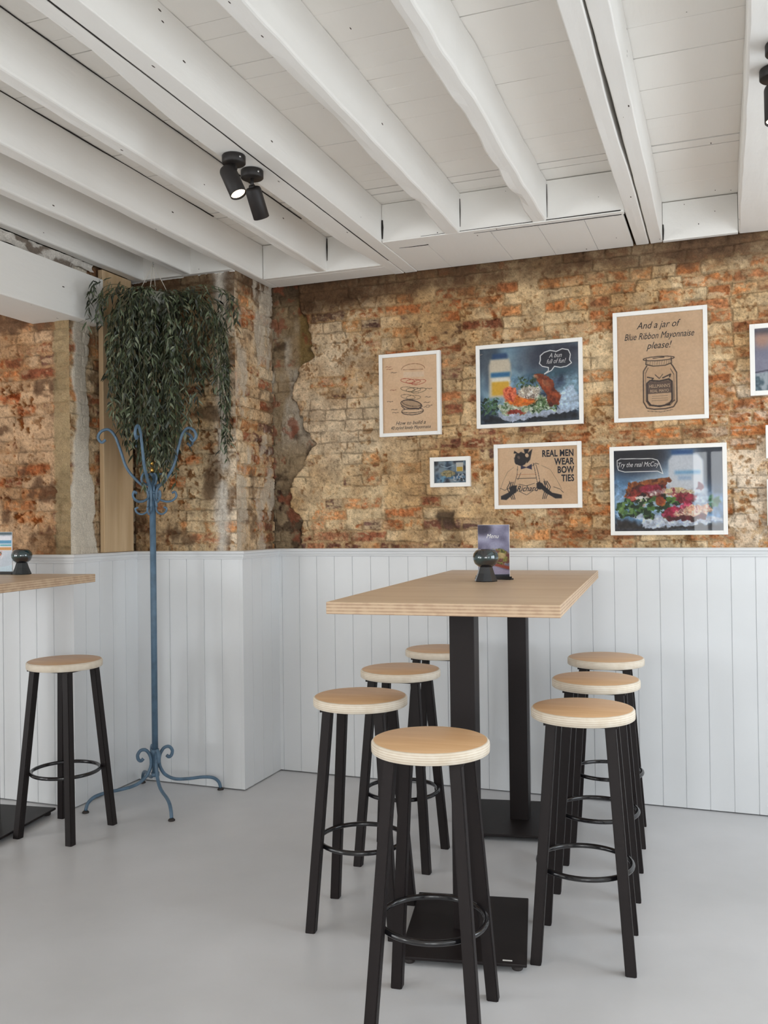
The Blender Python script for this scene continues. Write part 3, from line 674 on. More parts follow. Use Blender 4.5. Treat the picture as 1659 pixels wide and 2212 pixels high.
# ------------------------------------------------------------------ tables
def make_table(cx, cy, rz, h, posts, label, prot):
    root = empty('bar_table', (cx, cy, 0)); tag(root, label, 'table')
    bm = bmesh.new(); 
    fs = box(bm, -.365, .365, -.925, .925, h-.038, h, 0, 0)
    fs[1].material_index = 1
    bmesh.ops.bevel(bm, geom=bm.edges[:], offset=.0015, segments=1, affect='EDGES')
    t = obj('tabletop', bm, [M_plyedge2, M_top], root); t.rotation_euler.z = rz
    for k, (px, py) in enumerate(posts):
        lx, ly = px-cx, py-cy
        bm = bmesh.new(); box(bm, -.0425, .0425, -.0425, .0425, .028, h-.044, 0, .003); o = obj('pillar', bm, M_black, root); o.location = (lx, ly, 0); o.rotation_euler.z = rz
        bm = bmesh.new(); box(bm, -.2, .2, -.25, .25, .018, .029, 0, .003); b = obj('base_plate', bm, M_black, root); b.location = (lx, ly, 0); b.rotation_euler.z = prot
        for sx in (-1, 1):
            for sy in (-1, 1):
                bm = bmesh.new(); lathe(bm, [(0, 0), (.016, 0), (.018, .004), (.016, .018), (0, .018)], 18); f = obj('levelling_foot', bm, M_foot, b, True); f.location = (sx*.17, sy*.22, 0)
        if k == 0:
            bm = bmesh.new(); box(bm, .125, .155, -.235, -.228, .0291, .0296); obj('maker_sticker', bm, M_white, b)['label'] = 'small white sticker'
        bm = bmesh.new(); box(bm, -.14, .14, -.14, .14, h-.044, h-.038); o = obj('mounting_plate', bm, M_black, root); o.location = (lx, ly, 0); o.rotation_euler.z = rz
    return root
make_table(1.492, -1.037, R_(4.), 1.15, [(1.537, -1.612), (1.469, -.452)], 'high birch plywood table on two black pillars with six stools along its sides', R_(11))
make_table(-.70, -2.0, R_(6.4), 1.17, [(-.862, -1.30), (-.74, -2.45)], 'high birch plywood table cut off by the left edge of the picture', R_(8))

# ------------------------------------------------------------------ painted prints (vertex colour canvases)
class Canvas:
    def __init__(s, w, h, cell, bgc):
        s.w, s.h = w, h; s.grain = .6; s.con = 1.0; s.nx = int(w/cell)+1; s.ny = int(h/cell)+1
        s.x, s.y = np.meshgrid(np.linspace(0, 1, s.nx), np.linspace(0, 1, s.ny), indexing='ij')  # y up from bottom, 0..1
        s.asp = w/h; s.c = np.zeros((s.nx, s.ny, 3))+np.array(bgc, float)/255.
    def X(s): return s.x*s.asp
    def put(s, k, col): 
        k = np.clip(k, 0, 1)[..., None]; s.c = s.c*(1-k)+np.array(col, float)/255.*k
    def noise(s, sc, seed, o=3): return fbm(s.X(), s.y, sc, seed, o)
    def mottle(s, k, cols, sc, seed):
        n = s.noise(sc, seed); t = np.clip((n-.25)*2, 0, .999)*(len(cols)-1); i = np.floor(t).astype(int); f = (t-i)[..., None]
        cs = np.array(cols, float)/255.; col = cs[i]*(1-f)+cs[np.minimum(i+1, len(cols)-1)]*f
        k = np.clip(k, 0, 1)[..., None]; s.c = s.c*(1-k)+col*k
    def ell(s, cx, cy, rx, ry, rot=0, soft=.05, nz=0, seed=1):
        dx = (s.x-cx)*s.asp; dy = s.y-cy; a = math.radians(rot); u = dx*math.cos(a)+dy*math.sin(a); v = -dx*math.sin(a)+dy*math.cos(a)
        d = np.sqrt((u/rx)**2+(v/ry)**2)
        if nz: d = d+(s.noise(22, seed)-.5)*nz
        return ss(1+soft, 1-soft, d)
    def poly(s, pts, soft=.004, nz=0, seed=1):
        px = s.X(); py = s.y
        if nz: px = px+(s.noise(20, seed)-.5)*nz; py = py+(s.noise(20, seed+3)-.5)*nz
        ins = np.zeros(px.shape, bool); n = len(pts); dm = np.full(px.shape, 9.)
        for i in range(n):
            x1, y1 = pts[i]; x2, y2 = pts[(i+1) % n]; x1 *= s.asp; x2 *= s.asp
            c = ((y1 > py) != (y2 > py)) & (px < (x2-x1)*(py-y1)/((y2-y1) or 1e-9)+x1); ins ^= c
            t = np.clip(((px-x1)*(x2-x1)+(py-y1)*(y2-y1))/max(1e-9, (x2-x1)**2+(y2-y1)**2), 0, 1)
            dm = np.minimum(dm, np.hypot(px-x1-t*(x2-x1), py-y1-t*(y2-y1)))
        sd = np.where(ins, -dm, dm); return ss(soft, -soft, sd)
    def line(s, pts, w=.006, closed=False):
        px = s.X(); py = s.y; dm = np.full(px.shape, 9.); n = len(pts)
        for i in range(n if closed else n-1):
            x1, y1 = pts[i]; x2, y2 = pts[(i+1) % n]; x1 *= s.asp; x2 *= s.asp
            t = np.clip(((px-x1)*(x2-x1)+(py-y1)*(y2-y1))/max(1e-9, (x2-x1)**2+(y2-y1)**2), 0, 1)
            dm = np.minimum(dm, np.hypot(px-x1-t*(x2-x1), py-y1-t*(y2-y1)))
        return ss(w*1.2, w*.6, dm)
    def ering(s, cx, cy, rx, ry, w=.005, a0=0, a1=360, rot=0):
        r = R_(rot); pts = []
        for a in np.linspace(R_(a0), R_(a1), 28):
            u, v = rx*math.cos(a), ry*math.sin(a); pts.append((cx+(u*math.cos(r)-v*math.sin(r))/s.asp, cy+u*math.sin(r)+v*math.cos(r)))
        return s.line(pts, w)
    def blur(s, r):
        for ax in (0, 1):
            acc = 0; ws = 0
            for d in range(-r, r+1):
                w = 1-abs(d)/(r+1); acc = acc+np.roll(s.c, d, ax)*w; ws += w
            s.c = acc/ws
    def warp(s, amp, sc, seed, mask=1.):
        dx = (s.noise(sc, seed)-.5)*2*amp*s.ny*mask; dy = (s.noise(sc, seed+7)-.5)*2*amp*s.ny*mask
        I, J = np.meshgrid(np.arange(s.nx), np.arange(s.ny), indexing='ij')
        s.c = s.c[np.clip((I+dx).round().astype(int), 0, s.nx-1), np.clip((J+dy).round().astype(int), 0, s.ny-1)]
        g = s.noise(28, seed+11, 3)-.5; s.c = s.c*(1+.42*g*mask)[..., None]
    def leaves(s, n, box_, cols, sz, seed):
        r = random.Random(seed)
        for _ in range(n):
            k = s.ell(r.uniform(box_[0], box_[1]), r.uniform(box_[2], box_[3]), sz*r.uniform(.6, 1.2), sz*r.uniform(.25, .6), r.uniform(0, 180), .15)
            s.put(k*.9, r.choice(cols))
    def mesh(s, parent, name, ydepth, label=None):
        g = (fbm(s.X(), s.y, 60, 555, 2)-.5)*.10*s.grain; s.c = np.clip(((s.c+g[..., None])-.5)*s.con+.5, 0, 1)
        P = np.stack([(s.x-.5)*s.w, np.full_like(s.x, ydepth), (s.y-.5)*s.h], -1)
        o = grid_mesh(name, P, s2l(s.c), M_print, parent, smooth=False, flip=True)
        if label: o['label'] = label
        return o
KRAFT = (228, 196, 160); INK = (70, 52, 44)
def kraft(w, h, cell=.0022):
    c = Canvas(w, h, cell, KRAFT); c.mottle(np.ones_like(c.x)*.5, [(218, 184, 146), (234, 204, 170)], 4, 8); return c
def framed(name, x0, x1, z0, z1, label, canvas_fn, fw=.022, mat_w=0.):
    cx, cz = (x0+x1)/2, (z0+z1)/2; w, h = x1-x0, z1-z0
    root = empty(name, (cx, 0, cz)); tag(root, label, 'picture', 'framed pictures on the brick wall')
    bm = bmesh.new(); a, b = w/2, h/2; yb = .024; yf = -.002
    for q in ((-a, -a+fw, -b, b), (a-fw, a, -b, b), (-a+fw, a-fw, b-fw, b), (-a+fw, a-fw, -b, -b+fw)): box(bm, q[0], q[1], yf, yb, q[2], q[3], 0, .001)
    obj('frame', bm, M_frame, root)
    iw, ih = w-2*fw, h-2*fw
    bm = bmesh.new(); box(bm, -iw/2, iw/2, .014, .022, -ih/2, ih/2); obj('backing_board', bm, M_white, root)
    pw, ph = iw-2*mat_w, ih-2*mat_w
    c = canvas_fn(pw, ph, root)
    c.mesh(root, 'print', .012)
    bm = bmesh.new(); vs = [bm.verts.new(p) for p in ((-iw/2, .0055, -ih/2), (iw/2, .0055, -ih/2), (iw/2, .0055, ih/2), (-iw/2, .0055, ih/2))]; bm.faces.new(vs); obj('glass', bm, M_glass, root)
    return root
YT = .0112
def p_burger_sketch(w, h, root):
    c = kraft(w, h)
    c.put(c.poly([(.38, .73), (.76, .72), (.76, .79), (.38, .80)])*.5, (230, 214, 196))
    c.put(c.ering(.56, .83, .16, .07, .004, 0, 180), (150, 100, 70)); c.put(c.line([(.38, .83), (.74, .82)], .004), (150, 100, 70))
    for (cy, col, n) in ((.68, (176, 70, 50), 3), (.57, (96, 84, 60), 3), (.47, (120, 100, 80), 2)):
        for j in range(n): c.put(c.ering(.46+.1*j, cy-.014*j, .10, .028, .004, rot=-10+9*j)*.9, col)
    c.put(c.ell(.52, .365, .15, .05, -12, .06)*.35, (120, 90, 66)); c.put(c.ering(.52, .365, .15, .055, .006, rot=-12), INK)
    c.put(c.ering(.52, .385, .13, .04, .004, rot=-12), INK); c.put(c.line([(.34, .35), (.40, .31), (.66, .30), (.70, .35)], .006), INK)
    c.put(c.ering(.54, .275, .15, .045, .006, 180, 360), INK); c.put(c.ering(.54, .285, .15, .03, .005), INK)
    for sx, sy in ((.1, .88), (.12, .85), (.2, .80), (.18, .57), (.12, .42), (.2, .31), (.22, .27), (.84, .56), (.82, .45), (.84, .34), (.80, .32), (.8, .38)):
        c.put(c.line([(sx-.05, sy), (sx-.02, sy+.006), (sx+.01, sy-.004), (sx+.06, sy+.003)], .004)*.75, (140, 74, 56) if sx < .2 and sy > .5 else INK)
    textmesh('How to build a', .028, M_ink, root, (-.0, YT, -h*.5+h*.105), shear=.35, sx=1.0)
    textmesh('40 styled lovely Mayonnaise', .026, M_ink, root, (.0, YT, -h*.5+h*.045), shear=.35, sx=.78)
    return c
def p_salmon_burger(w, h, root):
    c = Canvas(w, h, .002, (92, 108, 124)); c.con = 1.18; one = np.ones_like(c.x)
    c.mottle(one*.9, [(50, 62, 80), (100, 134, 158), (160, 190, 204), (56, 72, 96)], 2.6, 4)
    c.put(c.ell(.75, .85, .45, .25, 0, .6)*.75, (62, 58, 70)); c.put(c.ell(.72, .62, .3, .06, 8, .5)*.7, (60, 96, 112)); c.put(c.ell(.06, .9, .2, .3, 0, .6)*.6, (60, 58, 66))
    c.put(c.poly([(0, .1), (1, .12), (1, 0), (0, 0)], .05), (44, 46, 54))
    c.blur(6)
    # jar
    c.put(c.poly([(.09, .35), (.09, .78), (.11, .86), (.30, .86), (.32, .78), (.32, .35)], .02), (206, 196, 178)); c.put(c.poly([(.12, .86), (.29, .86), (.28, .93), (.13, .93)], .015), (64, 92, 128))
    c.put(c.poly([(.11, .62), (.31, .62), (.31, .68), (.11, .68)], .012), (60, 118, 160)); c.put(c.poly([(.12, .38), (.30, .38), (.30, .56), (.12, .56)], .014), (214, 176, 70)); c.put(c.poly([(.12, .56), (.31, .56), (.31, .61), (.12, .61)], .01), (226, 222, 212))
    c.blur(3)
    # greens left, napkin, burger
    c.leaves(70, (.0, .18, .12, .34), [(52, 78, 58), (90, 122, 92), (34, 50, 40), (110, 140, 110)], .03, 5)
    c.put(c.poly([(.78, .34), (.93, .48), (1.0, .28), (1.0, .14), (.8, .12)], .01, .02, 3)*.95, (188, 204, 220))
    c.put(c.poly([(.17, .16), (.98, .15), (.80, .09), (.5, .06), (.28, .02), (.2, .07)], .008, .04, 6)*.95, (184, 192, 208))
    c.mottle(c.poly([(.17, .22), (.3, .34), (.62, .34), (.8, .2), (.6, .12), (.25, .12)], .01, .06, 9), [(150, 160, 130), (214, 218, 208), (90, 118, 80), (196, 200, 180)], 18, 12)
    c.leaves(90, (.48, .78, .13, .30), [(78, 108, 62), (120, 146, 96), (52, 76, 46), (186, 200, 176)], .022, 7)
    c.mottle(c.ell(.42, .30, .20, .085, -4, .12, .3, 2), [(206, 106, 44), (232, 146, 60), (170, 76, 34)], 20, 14)
    c.mottle(c.ell(.30, .40, .09, .09, 0, .15, .5, 3), [(206, 96, 62), (232, 142, 108), (170, 70, 50)], 26, 15)
    c.mottle(c.ell(.50, .40, .15, .085, 0, .15, .5, 4), [(222, 214, 198), (170, 158, 144), (240, 236, 226), (130, 110, 100)], 30, 16)
    c.leaves(45, (.38, .58, .46, .60), [(74, 98, 66), (110, 132, 92), (50, 66, 44)], .02, 8)
    c.mottle(c.poly([(.56, .62), (.62, .63), (.73, .54), (.82, .32), (.80, .20), (.70, .20), (.66, .38), (.58, .53)], .008), [(122, 58, 32), (160, 84, 48), (96, 44, 26)], 9, 17)
    c.put(c.ell(.68, .50, .06, .025, -50, .4)*.6, (206, 140, 104)); c.put(c.ell(.57, .585, .035, .02, -20, .3)*.6, (220, 176, 140))
    c.mottle(c.ell(.36, .145, .13, .03, -3, .15), [(140, 52, 42), (172, 78, 62)], 18, 19)
    k = ss(.66, .58, c.y)*np.clip(ss(.26, .34, c.x)+ss(.36, .28, c.y), 0, 1); c.warp(.03, 14, 41, k); c.warp(.016, 40, 43, k)
    bub = [(.62, .80), (.62, .86), (.66, .90), (.72, .92), (.78, .90), (.84, .93), (.90, .91), (.92, .85), (.91, .78), (.93, .74), (.88, .70), (.82, .69), (.76, .71), (.73, .66), (.66, .62), (.70, .66), (.70, .70), (.64, .72), (.61, .76)]
    c.put(c.poly(bub)*.55, (52, 50, 58)); c.put(c.line(bub, .0065, True), (238, 238, 238))
    textmesh('A bun', .033, M_inkw, root, (w*.27, YT, h*.325), shear=.35, sx=.8); textmesh('full of fun!', .033, M_inkw, root, (w*.275, YT, h*.25), shear=.35, sx=.72)
    return c
def p_jar_sketch(w, h, root):
    c = kraft(w, h); J = (84, 66, 56)
    # jar outline, lid, label
    c.put(c.poly([(.31, .14), (.31, .44), (.36, .49), (.62, .49), (.68, .44), (.68, .14), (.64, .07), (.36, .07)])*.14, (180, 130, 90))
    c.put(c.line([(.345, .50), (.305, .45), (.30, .15), (.34, .09), (.42, .075), (.56, .075), (.65, .09), (.69, .14), (.69, .42), (.65, .48), (.63, .505)], .0065), J)
    c.put(c.line([(.36, .48), (.33, .43), (.33, .16), (.37, .11), (.61, .105), (.655, .15), (.66, .40), (.62, .46)], .0035), J)
    c.put(c.ering(.485, .565, .145, .020, .005), J); c.put(c.line([(.34, .565), (.335, .515), (.42, .495), (.56, .495), (.635, .515), (.63, .565)], .006), J)
    for k in range(14): c.put(c.line([(.35+k*.0205, .548), (.352+k*.0205, .505)], .0022)*.7, J)
    c.put(c.line([(.42, .57), (.55, .575)], .004), J)
    lab = [(.345, .16), (.345, .33), (.38, .355), (.49, .345), (.60, .36), (.635, .335), (.635, .16), (.60, .115), (.49, .10), (.385, .115)]
    c.put(c.line(lab, .0085, True), (60, 46, 44)); c.put(c.poly([(.35, .225), (.63, .228), (.63, .33), (.60, .35), (.49, .337), (.38, .345), (.35, .32)])*.85, (88, 66, 58))
    c.put(c.line([(.35, .39), (.42, .375), (.40, .36)], .006), (60, 46, 44)); c.put(c.line([(.53, .375), (.62, .405), (.61, .38)], .007), (60, 46, 44)); c.put(c.line([(.44, .41), (.49, .37), (.53, .41)], .004), J)
    for k in range(3): c.put(c.line([(.40, .20-k*.022), (.58, .202-k*.022)], .003)*.6, J)
    c.put(c.line([(.56, .115), (.66, .15)], .008)*.8, J); c.put(c.line([(.345, .06), (.5, .045), (.64, .062)], .003)*.7, J)
    textmesh("HELLMANN'S", .0235, M_k, root, (-.004, YT, -h*.5+h*.283), sx=.72)
    textmesh('REAL MAYO', .0205, M_k, root, (-.004, YT, -h*.5+h*.238), sx=.8)
    textmesh('And a jar of', .048, M_ink, root, (-.01, YT, h*.365), shear=.35, sx=.85)
    textmesh('Blue Ribbon Mayonnaise', .046, M_ink, root, (-.005, YT, h*.262), shear=.35, sx=.72)
    textmesh('please!', .048, M_ink, root, (-.005, YT, h*.165), shear=.35, sx=.85)
    return c
M_k = plain('kraft_ink', rgb(228, 196, 160), .7)
def p_small(w, h, root):
    c = Canvas(w, h, .0018, (90, 110, 126)); one = np.ones_like(c.x)
    c.mottle(one, [(44, 62, 82), (96, 122, 142), (140, 156, 166), (40, 44, 54)], 3, 31); c.blur(3)
    c.put(c.poly([(.68, .52), (.68, .92), (.90, .92), (.90, .52)], .01), (206, 204, 196)); c.put(c.poly([(.68, .94), (.68, 1), (.9, 1), (.9, .94)]), (50, 52, 64)); c.put(c.poly([(.70, .52), (.70, .72), (.88, .72), (.88, .52)], .01), (206, 170, 60)); c.put(c.ell(.62, .25, .5, .06, 0, .3), (60, 110, 150))
    c.mottle(c.ell(.42, .42, .34, .16, 0, .2, .5, 3), [(60, 84, 66), (190, 150, 90), (120, 130, 100), (200, 170, 120)], 16, 33)
    c.leaves(26, (.6, .95, .08, .42), [(24, 28, 34), (190, 194, 200)], .06, 6); c.leaves(14, (.1, .4, .04, .3), [(110, 160, 190), (40, 80, 110)], .08, 7); c.put(c.line([(.2, .8), (.4, .7), (.6, .8)], .012), (180, 200, 216))
    return c
def p_bow_tie(w, h, root):
    c = kraft(w, h); K = (34, 28, 34)
    c.put(c.ell(.29, .80, .115, .12, 0, .08, .3, 4), K); c.put(c.poly([(.20, .90), (.21, .95), (.26, .90)]), K); c.put(c.poly([(.33, .97), (.40, .97), (.38, .90), (.44, .97), (.41, .78), (.37, .72)], .006), K); c.put(c.ell(.37, .86, .03, .035, 20, .1), KRAFT)
    c.put(c.ell(.265, .83, .022, .03, 30, .2)*.35, KRAFT)
    c.put(c.poly([(.29, .69), (.36, .655), (.43, .71), (.43, .61), (.36, .645), (.29, .62)], .006), (44, 36, 70)); c.put(c.poly([(.27, .70), (.44, .72), (.42, .60)]) * .0, K)
    for p in ([(.25, .68), (.24, .52), (.20, .34)], [(.29, .56), (.25, .44)], [(.45, .72), (.47, .58), (.50, .36)], [(.48, .70), (.51, .55), (.53, .38)], [(.24, .46), (.48, .46)], [(.42, .66), (.48, .72), (.52, .70)]): c.put(c.line(p, .005), K)
    c.put(c.line([(.24, .53), (.48, .53)], .004)*.8, (190, 110, 70))
    for p in ([(.20, .66), (.12, .58), (.06, .42), (.02, .26)], [(.55, .68), (.66, .60), (.74, .42), (.80, .26)]): c.put(c.line(p, .003)*.6, K)
    for sgn, cx in ((-1, .17), (1, .60)):
        for k in range(3): c.put(c.line([(cx+sgn*.0+(k-1)*.02, .40), (cx+sgn*.03+(k-1)*.03, .30), (cx-sgn*.02+(k-1)*.02, .10)], .0075), K)
    c.put(c.poly([(.03, .16), (.03, .10), (.10, .09), (.20, .20), (.24, .34), (.19, .34), (.13, .22)], .008), K); c.put(c.ell(.19, .27, .06, .07, 30, .15), K)
    c.put(c.poly([(.80, .16), (.80, .10), (.72, .10), (.60, .20), (.48, .36), (.52, .40), (.60, .30), (.68, .20)], .008), K); c.put(c.ell(.53, .32, .06, .06, -30, .15), K)
    for p in ([(.14, .42), (.16, .34)], [(.19, .40), (.18, .34)], [(.58, .44), (.60, .34)], [(.62, .40), (.60, .34)], [(.02, .30), (.08, .26), (.14, .30)], [(.70, .30), (.78, .26), (.82, .20)], [(.26, .24), (.36, .17), (.46, .26)], [(.26, .36), (.36, .33), (.46, .37)]): c.put(c.line(p, .005), K)
    textmesh('Richard', .042, M_inkb, root, (-w*.135, YT, -h*.5+h*.235), shear=.4, sx=.85, offset=.0004)
    for k, t in enumerate(('MEN', 'WEAR', 'BOW', 'TIES')):
        textmesh(t, .047, M_inkb, root, (w*.455, YT, .096-k*.0425), sx=.72, offset=.0014, align='RIGHT', sp=1.05)
    textmesh('REAL', .047, M_inkb, root, (w*.455-.082, YT, .096), sx=.72, offset=.0014, align='RIGHT', sp=1.05)
    return c
M_inkb = plain('blueblack_ink', rgb(30, 28, 44), .7)
def p_beet_sandwich(w, h, root):
    c = Canvas(w, h, .0019, (120, 140, 160)); c.con = 1.18; one = np.ones_like(c.x)
    c.mottle(one, [(84, 122, 158), (136, 170, 202), (184, 206, 224)], 2.5, 61)
    c.put(c.ell(.2, .95, .42, .26, 0, .5), (58, 58, 66)); c.put(c.ell(.95, .85, .28, .35, 0, .5)*.9, (62, 66, 78)); c.put(c.poly([(0, 0), (1, 0), (1, .1), (.3, .08), (0, .16)], .03), (66, 60, 60))
    c.blur(7)
    c.put(c.poly([(.51, .5), (.51, .86), (.55, .93), (.78, .93), (.83, .85), (.83, .45)], .015), (206, 210, 216)); c.put(c.poly([(.57, .69), (.80, .69), (.80, .73), (.57, .73)], .02)*.8, (110, 164, 200)); c.put(c.poly([(.60, .62), (.72, .62), (.72, .665), (.60, .665)], .02)*.6, (140, 170, 200)); c.put(c.poly([(.54, .93), (.74, .93), (.74, .985), (.54, .985)], .015), (70, 104, 150)); c.put(c.ell(.8, .42, .1, .12, 0, .5)*.8, (196, 206, 218))
    c.blur(3)
    c.put(c.poly([(.0, .20), (.25, .15), (.3, .03), (.62, .05), (1.0, .13), (1.0, .04), (1, .16), (.6, .16), (.2, .22)], .008, .02, 5), (190, 200, 216))
    c.mottle(c.poly([(.02, .2), (.25, .18), (.27, .04), (.5, .06), (.98, .15), (.5, .15)], .006), [(170, 184, 206), (216, 222, 232), (120, 130, 150)], 9, 66)
    c.mottle(c.poly([(.13, .60), (.52, .66), (.54, .61), (.50, .56), (.16, .52), (.12, .42), (.09, .42)], .006, .015, 7), [(120, 66, 34), (176, 108, 58), (80, 44, 26)], 16, 67)
    c.mottle(c.poly([(.16, .54), (.50, .57), (.48, .40), (.16, .34), (.12, .42)], .006, .03, 8), [(90, 44, 36), (150, 60, 48), (56, 34, 30)], 14, 68)
    c.mottle(c.ell(.34, .52, .13, .06, 10, .1, .4, 3), [(130, 28, 52), (172, 62, 86), (104, 22, 40)], 18, 69)
    c.mottle(c.poly([(.10, .40), (.22, .46), (.22, .38), (.12, .37)], .006, .02, 3), [(190, 70, 66), (226, 140, 128)], 18, 70)
    c.mottle(c.poly([(.20, .44), (.32, .42), (.30, .30), (.22, .32)], .008, .03, 4), [(220, 210, 200), (240, 236, 228), (180, 160, 150)], 12, 71)
    c.mottle(c.poly([(.30, .48), (.48, .52), (.48, .45), (.36, .42)], .008, .04, 5), [(216, 200, 196), (150, 110, 116), (236, 228, 220)], 20, 72)
    c.mottle(c.ell(.60, .47, .16, .06, -5, .15, .6, 6), [(190, 170, 120), (226, 214, 180), (140, 60, 70)], 30, 73)
    c.mottle(c.ell(.64, .40, .14, .06, 0, .15, .6, 6), [(120, 34, 48), (170, 70, 86), (96, 40, 46)], 24, 75)
    c.leaves(46, (.03, .35, .18, .38), [(44, 70, 38), (86, 122, 66), (30, 48, 28), (120, 150, 92)], .05, 11); c.leaves(30, (.30, .60, .16, .40), [(40, 66, 36), (92, 132, 66), (26, 44, 24)], .05, 12)
    c.mottle(c.ell(.43, .36, .06, .05, 0, .1, .3, 4), [(190, 110, 60), (150, 76, 40)], 20, 76); c.leaves(6, (.5, .56, .34, .40), [(94, 134, 62)], .05, 15)
    c.mottle(c.poly([(.44, .20), (.50, .28), (.60, .30), (.72, .42), (.74, .34), (.62, .20), (.50, .14)], .008, .03, 9), [(190, 60, 100), (150, 34, 66), (216, 110, 140)], 16, 77)
    c.mottle(c.poly([(.55, .22), (.68, .30), (.86, .33), (.90, .24), (.84, .16), (.6, .15)], .008, .05, 10), [(226, 196, 170), (200, 150, 130), (240, 226, 206), (150, 70, 80)], 24, 78)
    c.mottle(c.poly([(.48, .17), (.84, .19), (.84, .13), (.5, .12)], .008, .02, 10), [(70, 40, 40), (120, 50, 60)], 20, 79)
    c.leaves(10, (.88, .96, .30, .42), [(60, 108, 78), (90, 140, 110)], .05, 14); c.leaves(7, (.78, .83, .50, .58), [(110, 80, 96), (150, 110, 120)], .04, 16)
    k = ss(.66, .60, c.y)*(1-ss(.5, .56, c.x)*ss(.48, .54, c.y)); c.warp(.028, 14, 51, k); c.warp(.016, 40, 53, k)
    bub = [(.03, .82), (.03, .88), (.06, .90), (.36, .89), (.41, .87), (.43, .82), (.46, .70), (.41, .735), (.10, .735), (.04, .76)]
    c.put(c.poly(bub)*.35, (48, 46, 54)); c.put(c.line(bub, .005, True), (240, 240, 240))
    textmesh('Try the real McCoy', .034, M_inkw, root, (-w*.275, YT, h*.295), shear=.35, sx=.72)
    return c
def p_edge(w, h, root, seed=90):
    c = Canvas(w, h, .003, (150, 150, 168)); c.mottle(np.ones_like(c.x), [(110, 116, 140), (170, 168, 186), (150, 150, 172)], 2.2, seed); c.put(c.ell(.08, .86, .14, .16, 0, .5)*.8, (214, 164, 136)); c.put(c.poly([(0, .93), (1, .9), (1, 1), (0, 1)], .06), (70, 70, 88)); c.blur(5)
    c.put(c.line([(0, .30), (.3, .36), (1, .3)], .012), (84, 84, 104)); c.mottle(c.poly([(0, .28), (.3, .32), (1, .26), (1, 0), (0, 0)], .01), [(40, 56, 66), (150, 176, 190), (84, 110, 124), (190, 200, 208)], 7, seed+3)
    return c
framed('framed_poster', .624, .972, 1.862, 2.310, 'tan poster of burger layers in a white frame, leftmost on the brick wall', p_burger_sketch, .019)
framed('framed_photo', 1.168, 1.718, 1.881, 2.315, 'framed photo of an open salmon burger beside a mayonnaise jar', p_salmon_burger, .020)
framed('framed_poster', 1.869, 2.311, 1.877, 2.421, 'tall tan poster with a drawn mayonnaise jar under blue handwriting', p_jar_sketch, .020)
framed('framed_photo', .908, 1.128, 1.581, 1.740, 'smallest framed photo, a wide white border round a blue food picture', p_small, .022, 0.)
framed('framed_poster', 1.257, 1.705, 1.459, 1.794, 'tan poster reading REAL MEN WEAR BOW TIES with a man in an apron', p_bow_tie, .020)
framed('framed_photo', 1.844, 2.388, 1.319, 1.757, 'framed photo of a beetroot and rocket sandwich in front of a white jar', p_beet_sandwich, .020)
framed('framed_photo', 2.497, 2.95, 1.972, 2.309, 'framed photo cut by the right edge, upper one of three there', lambda w, h, r: p_edge(w, h, r, 90), .022)
framed('framed_photo', 2.560, 2.78, 1.675, 1.831, 'small white frame, a sliver of it at the right edge, middle of three', lambda w, h, r: p_edge(w, h, r, 120), .022)
framed('framed_photo', 2.561, 2.95, 1.36, 1.577, 'white frame, lowest sliver at the right edge beside the sandwich photo', lambda w, h, r: p_edge(w, h, r, 150), .022)

# ------------------------------------------------------------------ things on the tables
M_bowl = plain('dark_iridescent_glaze', rgb(22, 28, 34), .07, spec=.9, coat=1.)
def teal(m):
    nt = m.node_tree; b = nt.nodes['Principled BSDF']; tc = N(nt, 'ShaderNodeTexCoord'); no = N(nt, 'ShaderNodeTexNoise'); no.inputs['Scale'].default_value = 22
    cr = N(nt, 'ShaderNodeValToRGB'); cr.color_ramp.elements[0].position = .45; cr.color_ramp.elements[1].position = .62; cr.color_ramp.elements[0].color = (*rgb(24, 24, 30), 1); cr.color_ramp.elements[1].color = (*rgb(20, 62, 68), 1)
    nt.links.new(tc.outputs['Object'], no.inputs['Vector']); nt.links.new(no.outputs['Fac'], cr.inputs[0]); nt.links.new(cr.outputs[0], b.inputs['Base Color'])
teal(M_bowl)
def candle_holder(loc, s, label, mat2):
    root = empty('candle_holder', loc); tag(root, label, 'candle holder', 'dark mushroom shaped candle holders')
    bm = bmesh.new(); lathe(bm, [(0, 0), (.047, 0), (.049, .003), (.047, .008), (.036, .035), (.029, .058), (.027, .064), (0, .064)], 8); 
    for f in bm.faces: f.smooth = False
    obj('base', bm, mat2, root)
    prof = [(.018, .058), (.030, .062), (.046, .075), (.053, .092), (.054, .104), (.050, .118), (.040, .130), (.030, .135), (.026, .133), (.036, .125), (.044, .112), (.046, .10), (.040, .085), (.02, .075), (0, .074)]
    bm = bmesh.new(); lathe(bm, prof, 48); bmesh.ops.recalc_face_normals(bm, faces=bm.faces[:]); obj('bowl', bm, M_bowl, root)
    root.scale = (s, s, s); return root
M_base = plain('dark_glazed_foot', rgb(22, 24, 30), .12, spec=.8)
candle_holder((1.452, -.966, 1.1502), .98, 'dark glossy candle holder in front of the menu on the centre table', M_base)
candle_holder((-.80, -1.13, 1.1702), .90, 'dark glossy candle holder on the left table', plain('dark_matt_foot', rgb(40, 44, 46), .45))
